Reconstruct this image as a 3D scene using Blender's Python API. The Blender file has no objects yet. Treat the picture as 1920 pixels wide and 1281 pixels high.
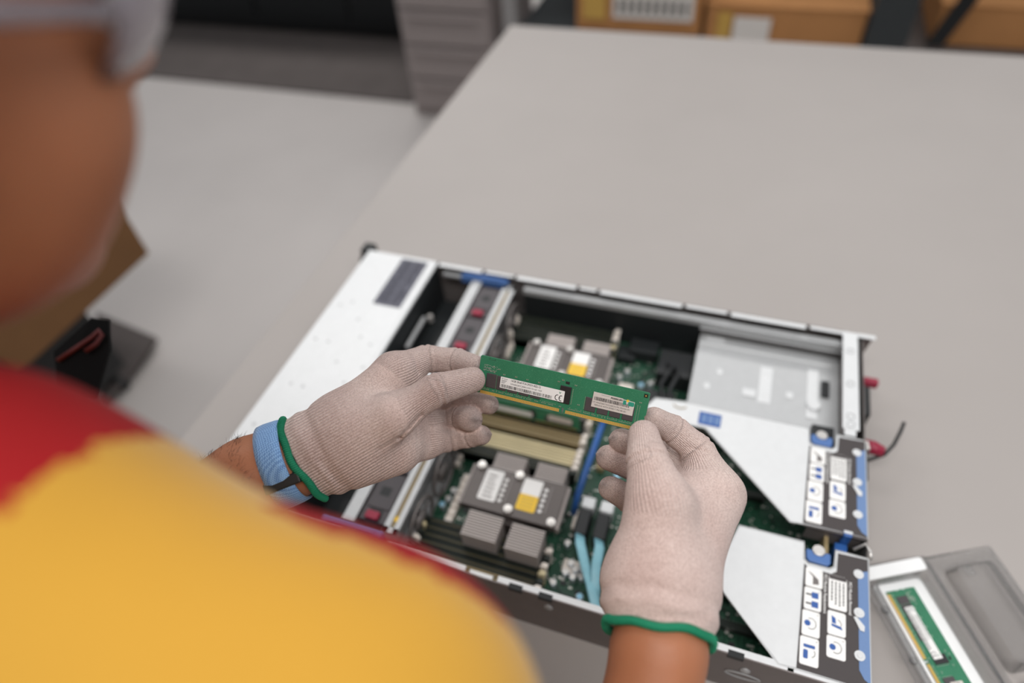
import bpy, bmesh, math, random
import numpy as np
from mathutils import Vector, Matrix, Euler
random.seed(7); np.random.seed(7)
D = bpy.data; SC = bpy.context.scene; COL = SC.collection

# ------------------------------------------------------------------ camera
TZ = 0.9                                   # height of the table top
cam = D.cameras.new('camera'); camo = D.objects.new('camera', cam); COL.objects.link(camo)
cam.sensor_fit = 'HORIZONTAL'; cam.sensor_width = 36.0; cam.lens = 36.0*1225.9/1920.0
CR = Matrix(((0.94365, -0.18782, 0.27239), (0.3232, 0.70777, -0.62816), (-0.07184, 0.68094, 0.72881)))
CAMPOS = Vector((-0.19877785, -0.23514353, 0.72620374+TZ))
camo.matrix_world = Matrix.Translation(CAMPOS) @ Euler((0,0,0)).to_matrix().to_4x4()
CAMYAW, CAMPITCH, CAMROLL = 0.4042, 0.7536, -0.1054
camo.matrix_world = Matrix.Translation(CAMPOS) @ Matrix.Rotation(CAMYAW,4,'Z') @ Matrix.Rotation(CAMPITCH,4,'X') @ Matrix.Rotation(CAMROLL,4,'Z')
cam.clip_start = 0.02; cam.clip_end = 60
cam.dof.use_dof = True; cam.dof.focus_distance = 0.502; cam.dof.aperture_fstop = 2.0; cam.dof.aperture_blades = 9
SC.camera = camo

# ------------------------------------------------------------------ world, lights, exposure
w = D.worlds.new('hall_light'); SC.world = w; w.use_nodes = True
bg = w.node_tree.nodes['Background']; bg.inputs[0].default_value = (0.92, 0.95, 1.0, 1); bg.inputs[1].default_value = 0.36
def area_light(name, loc, sx, sy, power, rot=(0,0,0), col=(1,0.985,0.96)):
    l = D.lights.new(name, 'AREA'); l.shape = 'RECTANGLE'; l.size = sx; l.size_y = sy; l.energy = power; l.color = col
    o = D.objects.new(name, l); COL.objects.link(o); o.location = loc; o.rotation_euler = rot
    return o
area_light('ceiling_light', (0.30, -0.75, 3.3), 2.4, 0.5, 56)
area_light('ceiling_light', (0.6, 1.6, 3.4), 2.4, 0.5, 6)
area_light('ceiling_light', (-1.8, 1.6, 3.4), 2.4, 0.5, 22)
area_light('ceiling_light', (0.8, 4.0, 3.4), 2.4, 0.5, 50)
area_light('ceiling_light', (-2.4, 4.0, 3.4), 2.4, 0.5, 56)
area_light('window_light', (4.6, 1.6, 2.3), 3.0, 1.8, 26, (math.radians(60), 0, math.radians(90)), (0.95,0.98,1.0))
SC.view_settings.view_transform = 'Standard'
SC.view_settings.look = 'None'; SC.view_settings.gamma = 1.0; SC.view_settings.use_curve_mapping = False
SC.view_settings.exposure = 0.0

# ------------------------------------------------------------------ materials
def lin(c):
    return tuple(((x/255)/12.92 if x/255 <= 0.04045 else ((x/255+0.055)/1.055)**2.4) for x in c)
MATS = {}
def mat(name, rgb, rough=0.6, metal=0.0, noise=0.08, nscale=40.0, bump=0.0, bscale=200.0, spec=0.5, sss=0.0, coat=0.0, sheen=0.0):
    if name in MATS: return MATS[name]
    m = D.materials.new(name); m.use_nodes = True; nt = m.node_tree; n = nt.nodes; L = nt.links
    b = n['Principled BSDF']; c = lin(rgb)
    b.inputs['Roughness'].default_value = rough; b.inputs['Metallic'].default_value = metal
    b.inputs['Specular IOR Level'].default_value = spec
    if sss: b.inputs['Subsurface Weight'].default_value = sss; b.inputs['Subsurface Radius'].default_value = (0.012,0.005,0.003); b.inputs['Subsurface Scale'].default_value = 1.0
    if coat: b.inputs['Coat Weight'].default_value = coat
    if sheen: b.inputs['Sheen Weight'].default_value = sheen
    tc = n.new('ShaderNodeTexCoord'); nz = n.new('ShaderNodeTexNoise'); nz.inputs['Scale'].default_value = nscale; nz.inputs['Detail'].default_value = 3
    L.new(tc.outputs['Object'], nz.inputs['Vector'])
    mx = n.new('ShaderNodeMix'); mx.data_type = 'RGBA'
    mx.inputs[6].default_value = (*[max(0, x*(1-noise*1.6)) for x in c], 1); mx.inputs[7].default_value = (*[min(1, x*(1+noise*1.6)) for x in c], 1)
    L.new(nz.outputs['Fac'], mx.inputs[0]); L.new(mx.outputs[2], b.inputs['Base Color'])
    if bump:
        nb = n.new('ShaderNodeTexNoise'); nb.inputs['Scale'].default_value = bscale; L.new(tc.outputs['Object'], nb.inputs['Vector'])
        bp = n.new('ShaderNodeBump'); bp.inputs['Strength'].default_value = bump; bp.inputs['Distance'].default_value = 0.001
        L.new(nb.outputs['Fac'], bp.inputs['Height']); L.new(bp.outputs['Normal'], b.inputs['Normal'])
    MATS[name] = m; return m

def nodes_of(m): return m.node_tree.nodes, m.node_tree.links
M_table = mat('table_laminate', (167,160,156), 0.55, noise=0.03, nscale=5, bump=0.05, bscale=900)
M_floor = mat('painted_concrete', (186,180,177), 0.6, noise=0.07, nscale=1.6, bump=0.08, bscale=60)
M_wall = mat('ambient_block_grey', (70,72,74), 0.8, noise=0.05)
M_black = mat('black_plastic', (22,24,26), 0.5, noise=0.1)
M_blackmetal = mat('black_metal', (30,33,35), 0.45, 0.3, noise=0.1)
M_darkgrey = mat('dark_floor_grey', (84,77,75), 0.9, noise=0.12, nscale=8)
M_cab = mat('cabinet_grey', (150,140,138), 0.5, noise=0.03)
M_post = mat('grey_steel', (62,66,68), 0.5, 0.3, noise=0.05)
M_lpost = mat('light_steel', (160,158,158), 0.45, 0.3, noise=0.04)
M_card = mat('cardboard', (182,128,78), 0.85, noise=0.07, nscale=12)
M_card2 = mat('brown_cardboard', (118,82,48), 0.85, noise=0.07, nscale=12)
M_tape = mat('packing_tape', (200,160,80), 0.35, noise=0.05)
M_paper = mat('paper_label', (226,220,214), 0.7, noise=0.02)
M_white = mat('white_label', (238,236,234), 0.55, noise=0.01)
M_ink = mat('black_ink', (28,26,28), 0.6, noise=0.02)
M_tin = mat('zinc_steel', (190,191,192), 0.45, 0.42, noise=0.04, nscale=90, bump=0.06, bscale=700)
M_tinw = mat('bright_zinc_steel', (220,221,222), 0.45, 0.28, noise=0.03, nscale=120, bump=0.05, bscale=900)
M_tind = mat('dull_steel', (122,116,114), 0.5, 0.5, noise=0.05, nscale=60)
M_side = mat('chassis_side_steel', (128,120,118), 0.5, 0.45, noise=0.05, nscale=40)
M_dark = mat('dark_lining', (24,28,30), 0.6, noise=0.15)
M_fan = mat('fan_grey_plastic', (78,73,76), 0.55, noise=0.06)
M_red = mat('dark_red_latch', (150,28,58), 0.45, noise=0.05)
M_blue = mat('blue_plastic', (76,112,170), 0.45, noise=0.05)
M_dblue = mat('deep_blue_plastic', (44,92,160), 0.4, noise=0.05)
M_teal = mat('teal_ribbon', (132,184,198), 0.4, noise=0.1, nscale=300)
M_cream = mat('cream_plastic', (214,200,160), 0.5, noise=0.06)
M_tan = mat('tan_plastic', (150,132,96), 0.5, noise=0.06)
M_slot = mat('black_slot_plastic', (26,34,28), 0.5, noise=0.1)
M_gold = mat('gold_contact', (240,190,96), 0.35, 0.3, noise=0.05)
M_brass = mat('slot_contact_brown', (112,98,62), 0.45, 0.4, noise=0.1)
M_latch = mat('white_slot_latch', (238,228,218), 0.5, noise=0.03)
M_chip = mat('chip_epoxy', (74,68,70), 0.5, noise=0.06, nscale=400)
M_chipd = mat('dark_chip', (40,38,40), 0.5, noise=0.06, nscale=400)
M_sink = mat('heatsink_grey', (92,86,84), 0.4, 0.6, noise=0.05)
M_fin = mat('fin_aluminium', (186,177,173), 0.45, 0.2, noise=0.05)
M_screw = mat('screw_silver', (212,208,204), 0.3, 0.6, noise=0.03)
M_yellowlab = mat('yellow_label', (240,196,52), 0.55, noise=0.02)
M_bluelab = mat('blue_label', (52,90,158), 0.5, noise=0.03)
M_labdark = mat('charcoal_label', (66,60,60), 0.6, noise=0.05, nscale=500)
M_labblue = mat('blue_label_strip', (104,132,176), 0.55, noise=0.05, nscale=500)
M_warn = mat('slate_label', (92,92,104), 0.6, noise=0.1, nscale=300)
M_warnink = mat('label_ink_dark', (52,52,64), 0.6, noise=0.1, nscale=300)
M_solder = mat('solder', (215,212,205), 0.35, 0.7, noise=0.05)
M_cap = mat('capacitor_aluminium', (205,212,220), 0.3, 0.6, noise=0.05)
M_capblue = mat('capacitor_blue_top', (150,200,225), 0.35, 0.2, noise=0.05)
M_green = mat('green_trim', (12,128,92), 0.75, noise=0.12, nscale=900, bump=0.6, bscale=900)
M_webbing = mat('black_webbing', (13,14,15), 0.9, spec=0.2)
M_trous = mat('dark_trousers', (46,48,56), 0.9, noise=0.1)
M_shoe = mat('black_shoe', (28,28,30), 0.6)
M_highlight = mat('white_highlight', (240,240,240), 0.6, noise=0.02)
M_lanyard = mat('red_piping', (84,18,18), 0.6)

def make_pcb(name, base, trace, scale, amt=0.45):
    m = mat(name, base, 0.42, noise=0.1, nscale=60); n, L = nodes_of(m)
    b = n['Principled BSDF']; tc = n.new('ShaderNodeTexCoord')
    mp = n.new('ShaderNodeMapping'); mp.inputs['Rotation'].default_value = (0,0,0.785); mp.inputs['Scale'].default_value = (1,0.35,1)
    v = n.new('ShaderNodeTexVoronoi'); v.feature = 'DISTANCE_TO_EDGE'; v.inputs['Scale'].default_value = scale
    L.new(tc.outputs['Object'], mp.inputs[0]); L.new(mp.outputs[0], v.inputs['Vector'])
    r = n.new('ShaderNodeMath'); r.operation = 'LESS_THAN'; r.inputs[1].default_value = 0.055; L.new(v.outputs['Distance'], r.inputs[0])
    old = b.inputs['Base Color'].links[0].from_socket
    mx = n.new('ShaderNodeMix'); mx.data_type = 'RGBA'; mx.inputs[7].default_value = (*lin(trace),1)
    f = n.new('ShaderNodeMath'); f.operation = 'MULTIPLY'; f.inputs[1].default_value = amt; L.new(r.outputs[0], f.inputs[0])
    L.new(f.outputs[0], mx.inputs[0]); L.new(old, mx.inputs[6]); L.new(mx.outputs[2], b.inputs['Base Color'])
    return m
M_pcb = make_pcb('motherboard_green', (14,58,40), (60,110,84), 260)
M_dimm = make_pcb('module_green', (46,118,86), (84,150,116), 1500, 0.22)

# clear plastic
M_clear = D.materials.new('clear_plastic'); M_clear.use_nodes = True
n, L = nodes_of(M_clear); n.remove(n['Principled BSDF'])
tr = n.new('ShaderNodeBsdfTransparent'); tr.inputs[0].default_value = (0.93,0.93,0.93,1)
gl = n.new('ShaderNodeBsdfGlossy'); gl.inputs['Roughness'].default_value = 0.12
lw = n.new('ShaderNodeLayerWeight'); lw.inputs['Blend'].default_value = 0.22
ad = n.new('ShaderNodeMath'); ad.operation = 'MULTIPLY_ADD'; ad.inputs[1].default_value = 0.7; ad.inputs[2].default_value = 0.06
mxs = n.new('ShaderNodeMixShader')
L.new(lw.outputs['Fresnel'], ad.inputs[0]); L.new(ad.outputs[0], mxs.inputs[0]); L.new(tr.outputs[0], mxs.inputs[1]); L.new(gl.outputs[0], mxs.inputs[2])
nzc = n.new('ShaderNodeTexNoise'); nzc.inputs['Scale'].default_value = 60; bpc = n.new('ShaderNodeBump'); bpc.inputs['Strength'].default_value = 0.3; bpc.inputs['Distance'].default_value = 0.002
L.new(nzc.outputs['Fac'], bpc.inputs['Height']); L.new(bpc.outputs[0], gl.inputs['Normal'])
L.new(mxs.outputs[0], n['Material Output'].inputs[0])
MATS['clear_plastic'] = M_clear

# knitted glove: ribs and rows follow the per-vertex coordinates stored on the mesh
def make_knit(name):
    m = mat(name, (196,174,166), 0.95, noise=0.0, sheen=0.25, spec=0.15); n, L = nodes_of(m); b = n['Principled BSDF']
    tc = n.new('ShaderNodeTexCoord')
    a1 = n.new('ShaderNodeAttribute'); a1.attribute_name = 'rib'; a2 = n.new('ShaderNodeAttribute'); a2.attribute_name = 'row'; a3 = n.new('ShaderNodeAttribute'); a3.attribute_name = 'ribamp'
    def sinw(a):
        mu = n.new('ShaderNodeMath'); mu.operation = 'MULTIPLY'; mu.inputs[1].default_value = 2*math.pi; L.new(a.outputs['Fac'], mu.inputs[0])
        s = n.new('ShaderNodeMath'); s.operation = 'SINE'; L.new(mu.outputs[0], s.inputs[0]); return s
    s1 = sinw(a1); s2 = sinw(a2)
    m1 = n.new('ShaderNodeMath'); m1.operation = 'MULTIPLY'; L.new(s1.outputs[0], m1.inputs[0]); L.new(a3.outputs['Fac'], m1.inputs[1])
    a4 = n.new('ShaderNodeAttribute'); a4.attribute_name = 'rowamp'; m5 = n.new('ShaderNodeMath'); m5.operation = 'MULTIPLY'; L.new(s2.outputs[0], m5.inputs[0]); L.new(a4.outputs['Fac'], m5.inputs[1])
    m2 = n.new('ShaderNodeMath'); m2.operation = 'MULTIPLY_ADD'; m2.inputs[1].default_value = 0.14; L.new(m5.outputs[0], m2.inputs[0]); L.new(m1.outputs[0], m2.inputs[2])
    f1 = n.new('ShaderNodeTexNoise'); f1.inputs['Scale'].default_value = 2200; f1.inputs['Detail'].default_value = 2; L.new(tc.outputs['Object'], f1.inputs['Vector'])
    f2 = n.new('ShaderNodeTexNoise'); f2.inputs['Scale'].default_value = 950; f2.inputs['Detail'].default_value = 4; L.new(tc.outputs['Object'], f2.inputs['Vector'])
    f3 = n.new('ShaderNodeTexNoise'); f3.inputs['Scale'].default_value = 28; f3.inputs['Detail'].default_value = 3; L.new(tc.outputs['Object'], f3.inputs['Vector'])
    m3 = n.new('ShaderNodeMath'); m3.operation = 'MULTIPLY_ADD'; m3.inputs[1].default_value = 1.6; L.new(f1.outputs['Fac'], m3.inputs[0]); L.new(m2.outputs[0], m3.inputs[2])
    bp = n.new('ShaderNodeBump'); bp.inputs['Strength'].default_value = 0.9; bp.inputs['Distance'].default_value = 0.0006
    L.new(m3.outputs[0], bp.inputs['Height']); L.new(bp.outputs[0], b.inputs['Normal'])
    # heathered yarn
    r1 = n.new('ShaderNodeValToRGB'); r1.color_ramp.elements[0].position = 0.33; r1.color_ramp.elements[0].color = (*lin((198,173,165)),1)
    r1.color_ramp.elements[1].position = 0.60; r1.color_ramp.elements[1].color = (*lin((230,209,201)),1); L.new(f2.outputs['Fac'], r1.inputs[0])
    r3 = n.new('ShaderNodeValToRGB'); r3.color_ramp.elements[0].position = 0.3; r3.color_ramp.elements[0].color = (0.86,0.80,0.79,1)
    r3.color_ramp.elements[1].position = 0.7; r3.color_ramp.elements[1].color = (1.0,0.985,0.98,1); L.new(f3.outputs['Fac'], r3.inputs[0])
    mm = n.new('ShaderNodeMix'); mm.data_type = 'RGBA'; mm.blend_type = 'MULTIPLY'; mm.inputs[0].default_value = 1; L.new(r1.outputs[0], mm.inputs[6]); L.new(r3.outputs[0], mm.inputs[7])
    # self-shadow of the ribs, painted into the colour along each furrow
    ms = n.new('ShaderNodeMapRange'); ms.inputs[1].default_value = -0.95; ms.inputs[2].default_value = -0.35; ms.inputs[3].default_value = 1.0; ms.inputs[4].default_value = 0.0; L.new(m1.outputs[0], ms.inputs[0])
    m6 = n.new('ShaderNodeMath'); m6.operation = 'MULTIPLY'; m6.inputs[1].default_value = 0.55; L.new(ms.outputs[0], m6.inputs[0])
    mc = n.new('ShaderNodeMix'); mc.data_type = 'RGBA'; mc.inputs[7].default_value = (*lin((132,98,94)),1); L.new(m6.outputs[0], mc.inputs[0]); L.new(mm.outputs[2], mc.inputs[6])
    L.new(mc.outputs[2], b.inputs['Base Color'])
    return m
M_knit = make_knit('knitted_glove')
# woven elastic strap
M_strap = mat('blue_elastic', (112,156,205), 0.85, noise=0.05, nscale=200, sheen=0.2)
n, L = nodes_of(M_strap); tc = n.new('ShaderNodeTexCoord'); ch = n.new('ShaderNodeTexChecker'); ch.inputs['Scale'].default_value = 900
L.new(tc.outputs['Object'], ch.inputs['Vector']); bp = n.new('ShaderNodeBump'); bp.inputs['Distance'].default_value = 0.0008; bp.inputs['Strength'].default_value = 1.0
L.new(ch.outputs['Fac'], bp.inputs['Height']); L.new(bp.outputs[0], n['Principled BSDF'].inputs['Normal'])
cm = n.new('ShaderNodeMix'); cm.data_type = 'RGBA'; cm.inputs[6].default_value = (*lin((88,128,182)),1); cm.inputs[7].default_value = (*lin((140,180,222)),1)
L.new(ch.outputs['Fac'], cm.inputs[0]); L.new(cm.outputs[2], n['Principled BSDF'].inputs['Base Color'])
# skin
def make_skin():
    m = mat('skin', (164,106,75), 0.5, noise=0.10, nscale=30, bump=0.15, bscale=700, spec=0.35, sss=0.12)
    return m
M_skin = make_skin()
M_hair = mat('dark_hair', (46,34,28), 0.6)
M_shirt = mat('yellow_fabric', (194,144,42), 0.85, noise=0.06, nscale=9, bump=0.15, bscale=800, sheen=0.2)
M_shirtred = mat('red_fabric', (152,0,8), 0.85, noise=0.06, nscale=9, bump=0.15, bscale=800)
M_glass = mat('spectacle_plastic', (150,144,152), 0.15, 0.2, noise=0.02)

# ------------------------------------------------------------------ mesh building
class MB:
    def __init__(s): s.v = []; s.f = []
    def add(s, vs, fs, M=None):
        k = len(s.v)
        s.v += [tuple(M @ Vector(q)) if M is not None else tuple(q) for q in vs]; s.f += [tuple(i+k for i in f) for f in fs]; return s
    def box(s, x0, x1, y0, y1, z0, z1, M=None):
        return s.add([(x0,y0,z0),(x1,y0,z0),(x1,y1,z0),(x0,y1,z0),(x0,y0,z1),(x1,y0,z1),(x1,y1,z1),(x0,y1,z1)],
                     [(0,3,2,1),(4,5,6,7),(0,1,5,4),(1,2,6,5),(2,3,7,6),(3,0,4,7)], M)
    def prism(s, pts, z0, z1, M=None):
        a = sum(pts[i][0]*pts[(i+1)%len(pts)][1]-pts[(i+1)%len(pts)][0]*pts[i][1] for i in range(len(pts)))
        if a < 0: pts = pts[::-1]
        n = len(pts)
        return s.add([(x,y,z0) for x,y in pts]+[(x,y,z1) for x,y in pts], [tuple(range(n-1,-1,-1)), tuple(range(n,2*n))]+[(i,(i+1)%n,n+(i+1)%n,n+i) for i in range(n)], M)
    def cyl(s, c, r, h, n=20, r2=None, M=None, ax='z'):
        r2 = r if r2 is None else r2; vs = []
        for rr, zz in ((r,0),(r2,h)):
            for i in range(n):
                a = 2*math.pi*i/n; q = (rr*math.cos(a), rr*math.sin(a), zz)
                if ax == 'y': q = (q[0], q[2], -q[1])
                if ax == 'x': q = (q[2], q[0], q[1])
                vs.append((c[0]+q[0], c[1]+q[1], c[2]+q[2]))
        return s.add(vs, [tuple(range(n-1,-1,-1)), tuple(range(n,2*n))]+[(i,(i+1)%n,n+(i+1)%n,n+i) for i in range(n)], M)
    def tube(s, pts, rad, n=10, closed=False, flat=1.0, nrm=None, M=None):
        P = [Vector(p) for p in pts]; m = len(P); vs = []; rads = rad if isinstance(rad, (list,tuple)) else [rad]*m
        up = None
        for i, p in enumerate(P):
            if closed: t = (P[(i+1)%m]-P[i-1]).normalized()
            else: t = (P[min(i+1,m-1)]-P[max(i-1,0)]).normalized()
            if nrm is not None: u = (Vector(nrm[i] if isinstance(nrm, list) else nrm)); u = (u - t*u.dot(t)).normalized()
            elif up is None: u = t.orthogonal().normalized()
            else: u = (up - t*up.dot(t)).normalized()
            up = u; b = t.cross(u)
            for k in range(n):
                a = 2*math.pi*k/n; vs.append(p + u*math.cos(a)*rads[i]*flat + b*math.sin(a)*rads[i])
        fs = []
        for i in range(m if closed else m-1):
            for k in range(n):
                j = (i+1) % m; fs.append((i*n+k, i*n+(k+1)%n, j*n+(k+1)%n, j*n+k))
        if not closed: fs += [tuple(range(n-1,-1,-1)), tuple((m-1)*n+k for k in range(n))]
        return s.add(vs, fs, M)
    def build(s, name, m, parent=None, smooth=False, bevel=0.0, label=None, seg=2, kind=None):
        me = D.meshes.new(name); me.from_pydata([tuple(v) for v in s.v], [], s.f); me.materials.append(m); me.update()
        bm = bmesh.new(); bm.from_mesh(me); bmesh.ops.recalc_face_normals(bm, faces=bm.faces); bm.to_mesh(me); bm.free()
        if smooth: me.shade_smooth()
        o = D.objects.new(name, me); COL.objects.link(o)
        if parent is not None: o.parent = parent
        if bevel:
            b = o.modifiers.new('bevel', 'BEVEL'); b.width = bevel; b.segments = seg; b.limit_method = 'ANGLE'
        if label: o['label'] = label
        if kind: o['kind'] = kind
        return o
def tag(o, label=None, cat=None, group=None, kind=None):
    if label: o['label'] = label
    if cat: o['category'] = cat
    if group: o['group'] = group
    if kind: o['kind'] = kind
    return o
def empty(name, loc=(0,0,0), M=None, **k):
    o = D.objects.new(name, None); COL.objects.link(o); o.empty_display_size = 0.05
    if M is not None: o.matrix_world = M
    else: o.location = loc
    return tag(o, **k)
def copy_tree(o, parent=None):
    c = o.copy(); COL.objects.link(c)
    if parent is not None: c.parent = parent
    for ch in [x for x in o.children]: copy_tree(ch, c)
    return c
def text_mesh(name, body, size, M, m, parent, depth=0.00008, align='LEFT', xs=1.0, bold=0.0):
    cu = D.curves.new(name, 'FONT'); cu.body = body; cu.size = size; cu.extrude = depth; cu.align_x = align; cu.offset = bold; cu.resolution_u = 3
    t = D.objects.new(name, cu); COL.objects.link(t); bpy.context.view_layer.update()
    me = D.meshes.new_from_object(t); D.objects.remove(t); D.curves.remove(cu)
    me.transform(M @ Matrix.Diagonal((xs,1,1,1))); me.materials.clear(); me.materials.append(m); me.name = name
    o = D.objects.new(name, me); COL.objects.link(o); o.parent = parent; return o
def T(x, y, z): return Matrix.Translation((x,y,z))
def rrect(x0, x1, y0, y1, r, k=4):
    pts = []
    for cx, cy, a0 in ((x1-r,y1-r,0),(x0+r,y1-r,90),(x0+r,y0+r,180),(x1-r,y0+r,270)):
        for i in range(k+1):
            a = math.radians(a0+90*i/k); pts.append((cx+r*math.cos(a), cy+r*math.sin(a)))
    return pts

# ------------------------------------------------------------------ setting
tag(MB().box(-8,8,-5,9,-0.05,0.0).build('floor', M_floor), kind='structure')
tag(MB().box(-8,8,9,9.1,0,3.5).build('wall_back', M_wall), kind='structure')

# ------------------------------------------------------------------ table
tb = empty('worktable', (0.5,0.7,0), label='large grey laminate worktable carrying the opened server', cat='table')
def rel(o, parent):            # parent while the mesh stays in world coordinates
    o.parent = parent; o.matrix_parent_inverse = Matrix.Translation(parent.location).inverted(); return o
rel(MB().box(-0.857,2.1,-0.13,1.531,TZ-0.03,TZ).build('tabletop', M_table, bevel=0.002), tb)
for x in (-0.80,2.02):
    for y in (-0.08,1.47): rel(MB().box(x-0.025,x+0.025,y-0.025,y+0.025,0,TZ-0.03).build('leg', M_lpost, bevel=0.003), tb)
rel(MB().box(-0.78,2.0,1.455,1.485,TZ-0.11,TZ-0.03).box(-0.78,2.0,-0.095,-0.065,TZ-0.11,TZ-0.03).build('apron', M_lpost), tb)

# ------------------------------------------------------------------ background furniture
def at_world(o, parent): return rel(o, parent)
mt = MB().box(-5.0,-1.86,2.66,4.4,0.0,0.012).build('floor_strip', M_darkgrey); tag(mt, 'dark brown grey floor strip along the far black cabinet', 'mat')  # darker brown grey strip laid on the floor
cb = empty('low_cabinet', (-2.9,3.6,0.012), label='long black cabinet standing on the dark floor strip in the background', cat='cabinet')
rel(MB().box(-4.6,-1.86,3.35,3.9,0.06,1.0).build('body', M_black, bevel=0.01), cb)
rel(MB().box(-4.5,-1.95,3.4,3.85,0.012,0.06).build('plinth', M_black), cb)
for i in range(4):
    rel(MB().box(-4.57+i*0.68,-3.93+i*0.68,3.335,3.35,0.12,0.96).build('door', M_blackmetal, bevel=0.004), cb)
# drawer unit
dr = empty('drawer_cabinet', (-1.56,2.85,0), label='tall light grey cabinet of shallow drawers behind the corner of the table', cat='cabinet')
dx0, dx1, dy = -1.79, -1.335, 2.56
rel(MB().box(dx0,dx1,dy,dy+0.6,0.0,1.35).build('body', M_cab, bevel=0.004), dr)
for i in range(8):
    z0 = 0.05+i*0.16; d = MB().box(dx0+0.012,dx1-0.012,dy-0.018,dy,z0,z0+0.148).build('drawer', M_cab, bevel=0.004); rel(d, dr)
    h = MB().box(dx0+0.05,dx1-0.05,dy-0.034,dy-0.018,z0+0.118,z0+0.130).build('handle', M_cab, bevel=0.003); h.parent = d; h.location = (0,0,0)
# shelving rack
rk = empty('shelf_rack', (0,2.85,0), label='dark steel storage rack holding cardboard cartons behind the table', cat='rack')
SZ = 0.47
for x0, x1, m in ((-1.285,-1.225,M_lpost),(0.185,0.33,M_post)):
    for y in (2.58,3.25): rel(MB().box(x0,x1,y,y+0.06,0,2.1).build('post', m, bevel=0.004), rk)
rel(MB().box(-1.225,0.185,2.6,3.3,SZ-0.055,SZ-0.025).build('shelf', M_post, bevel=0.003), rk)
rel(MB().box(0.30,1.75,2.6,3.3,SZ-0.05,SZ-0.015).build('shelf', M_tind, bevel=0.003, label='grey steel shelf board'), rk)
rel(MB().box(1.72,1.80,2.58,2.64,0,2.1).build('post', M_post), rk)
rel(MB().box(-1.225,1.75,3.31,3.33,0.0,2.0).build('back_panel', M_black), rk)
rel(MB().add([(0.40,2.62,SZ),(0.46,2.62,SZ),(0.62,2.62,SZ+0.5),(0.56,2.62,SZ+0.5),(0.40,2.63,SZ),(0.46,2.63,SZ),(0.62,2.63,SZ+0.5),(0.56,2.63,SZ+0.5)],
    [(0,1,2,3),(7,6,5,4),(0,4,5,1),(1,5,6,2),(2,6,7,3),(3,7,4,0)]).build('brace', M_black), rk)
def carton(x0, x1, y0, y1, z0, z1, label, m=M_card, name='cardboard_box', group='cartons on the rack'):
    e = empty(name, ((x0+x1)/2,(y0+y1)/2,z0), label=label, cat='box')
    if group: e['group'] = group
    rel(MB().box(x0,x1,y0,y1,z0,z1).build('carton_body', m, bevel=0.006), e)
    for a, b in ((y0-0.004,(y0+y1)/2-0.003),((y0+y1)/2+0.003,y1)):
        rel(MB().box(x0-0.004,x1+0.004,a,b,z1,z1+0.006).build('flap', m), e)
    rel(MB().box(x0+0.02,x1-0.02,(y0+y1)/2-0.025,(y0+y1)/2+0.025,z1+0.006,z1+0.0065).build('tape', M_tape), e)
    return e
c1 = carton(-0.96,-0.435,2.62,3.1,SZ-0.02,SZ+0.24,'brown cardboard box with white printed labels, leftmost on the rack')
rel(MB().box(-0.80,-0.47,2.611,2.614,SZ+0.04,SZ+0.15).build('paper_label', M_paper), c1)
rel(MB().box(-0.93,-0.83,2.611,2.614,SZ+0.03,SZ+0.2).build('tape_strip', M_tape), c1)
for i in range(9): rel(MB().box(-0.78+i*0.034,-0.765+i*0.034,2.609,2.611,SZ+0.06,SZ+0.12).build('print', M_ink), c1)
c2 = carton(-0.415,0.175,2.61,3.1,SZ-0.02,SZ+0.11,'orange brown cardboard box with one square white label, beside the dark rack post')
rel(MB().box(-0.305,-0.165,2.601,2.604,SZ-0.015,SZ+0.075).build('paper_label', M_paper), c2)
rel(MB().box(-0.37,-0.315,2.601,2.604,SZ-0.015,SZ+0.09).build('tape_strip', M_tape), c2)
c3 = carton(0.42,1.3,2.66,3.15,SZ-0.012,SZ+0.13,'plain brown cardboard box at the right end of the rack')
# carton on a black trolley behind the person
tr_ = empty('trolley', (-2.1,0.75,0), label='low black trolley on the floor under a brown carton', cat='trolley')
rel(MB().box(-2.32,-1.90,0.37,0.80,0.40,0.43).build('deck', M_black, bevel=0.004), tr_)
rel(MB().prism([(-2.321,0.869),(-2.004,0.821),(-1.981,0.674),(-1.972,0.518)],0.03,0.05).build('carton_shadow', M_darkgrey), tr_)  # dark slab standing in for the carton's shadow on the floor
rel(MB().box(-2.28,-1.96,0.34,0.66,0.10,0.40).build('drawer_box', M_black, bevel=0.01), tr_)
for x in (-2.24,-2.0):
    for y in (0.38,0.62):
        rel(MB().cyl((x,y,0.05),0.012,0.06,12).build('caster_post', M_black), tr_); rel(MB().cyl((x,y-0.012,0.03),0.03,0.024,16,ax='y').build('wheel', M_black), tr_)
c4 = carton(-2.32,-1.835,0.35,0.86,0.43,0.64,'brown cardboard carton standing left behind the person', M_card2, group=None)
# ------------------------------------------------------------------ server (local frame: x from the rear panel towards the front, y across, z up from the table)
SV = empty('rack_server', (0,0,TZ), label='opened silver rack server lying on the grey worktable, lid off, boards showing', cat='server')
W, H, LN = 0.445, 0.0875, 0.716
def part(mb, name, m, **k): return mb.build(name, m, SV, **k)
part(MB().box(-LN,0,0,W,0.0,0.0015), 'base_pan', M_tin)
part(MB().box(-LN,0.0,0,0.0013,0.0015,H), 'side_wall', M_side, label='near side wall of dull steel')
part(MB().box(-LN,0.0,W-0.0013,W,0.0015,H), 'side_wall', M_tind, label='far side wall of dull steel')
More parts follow.
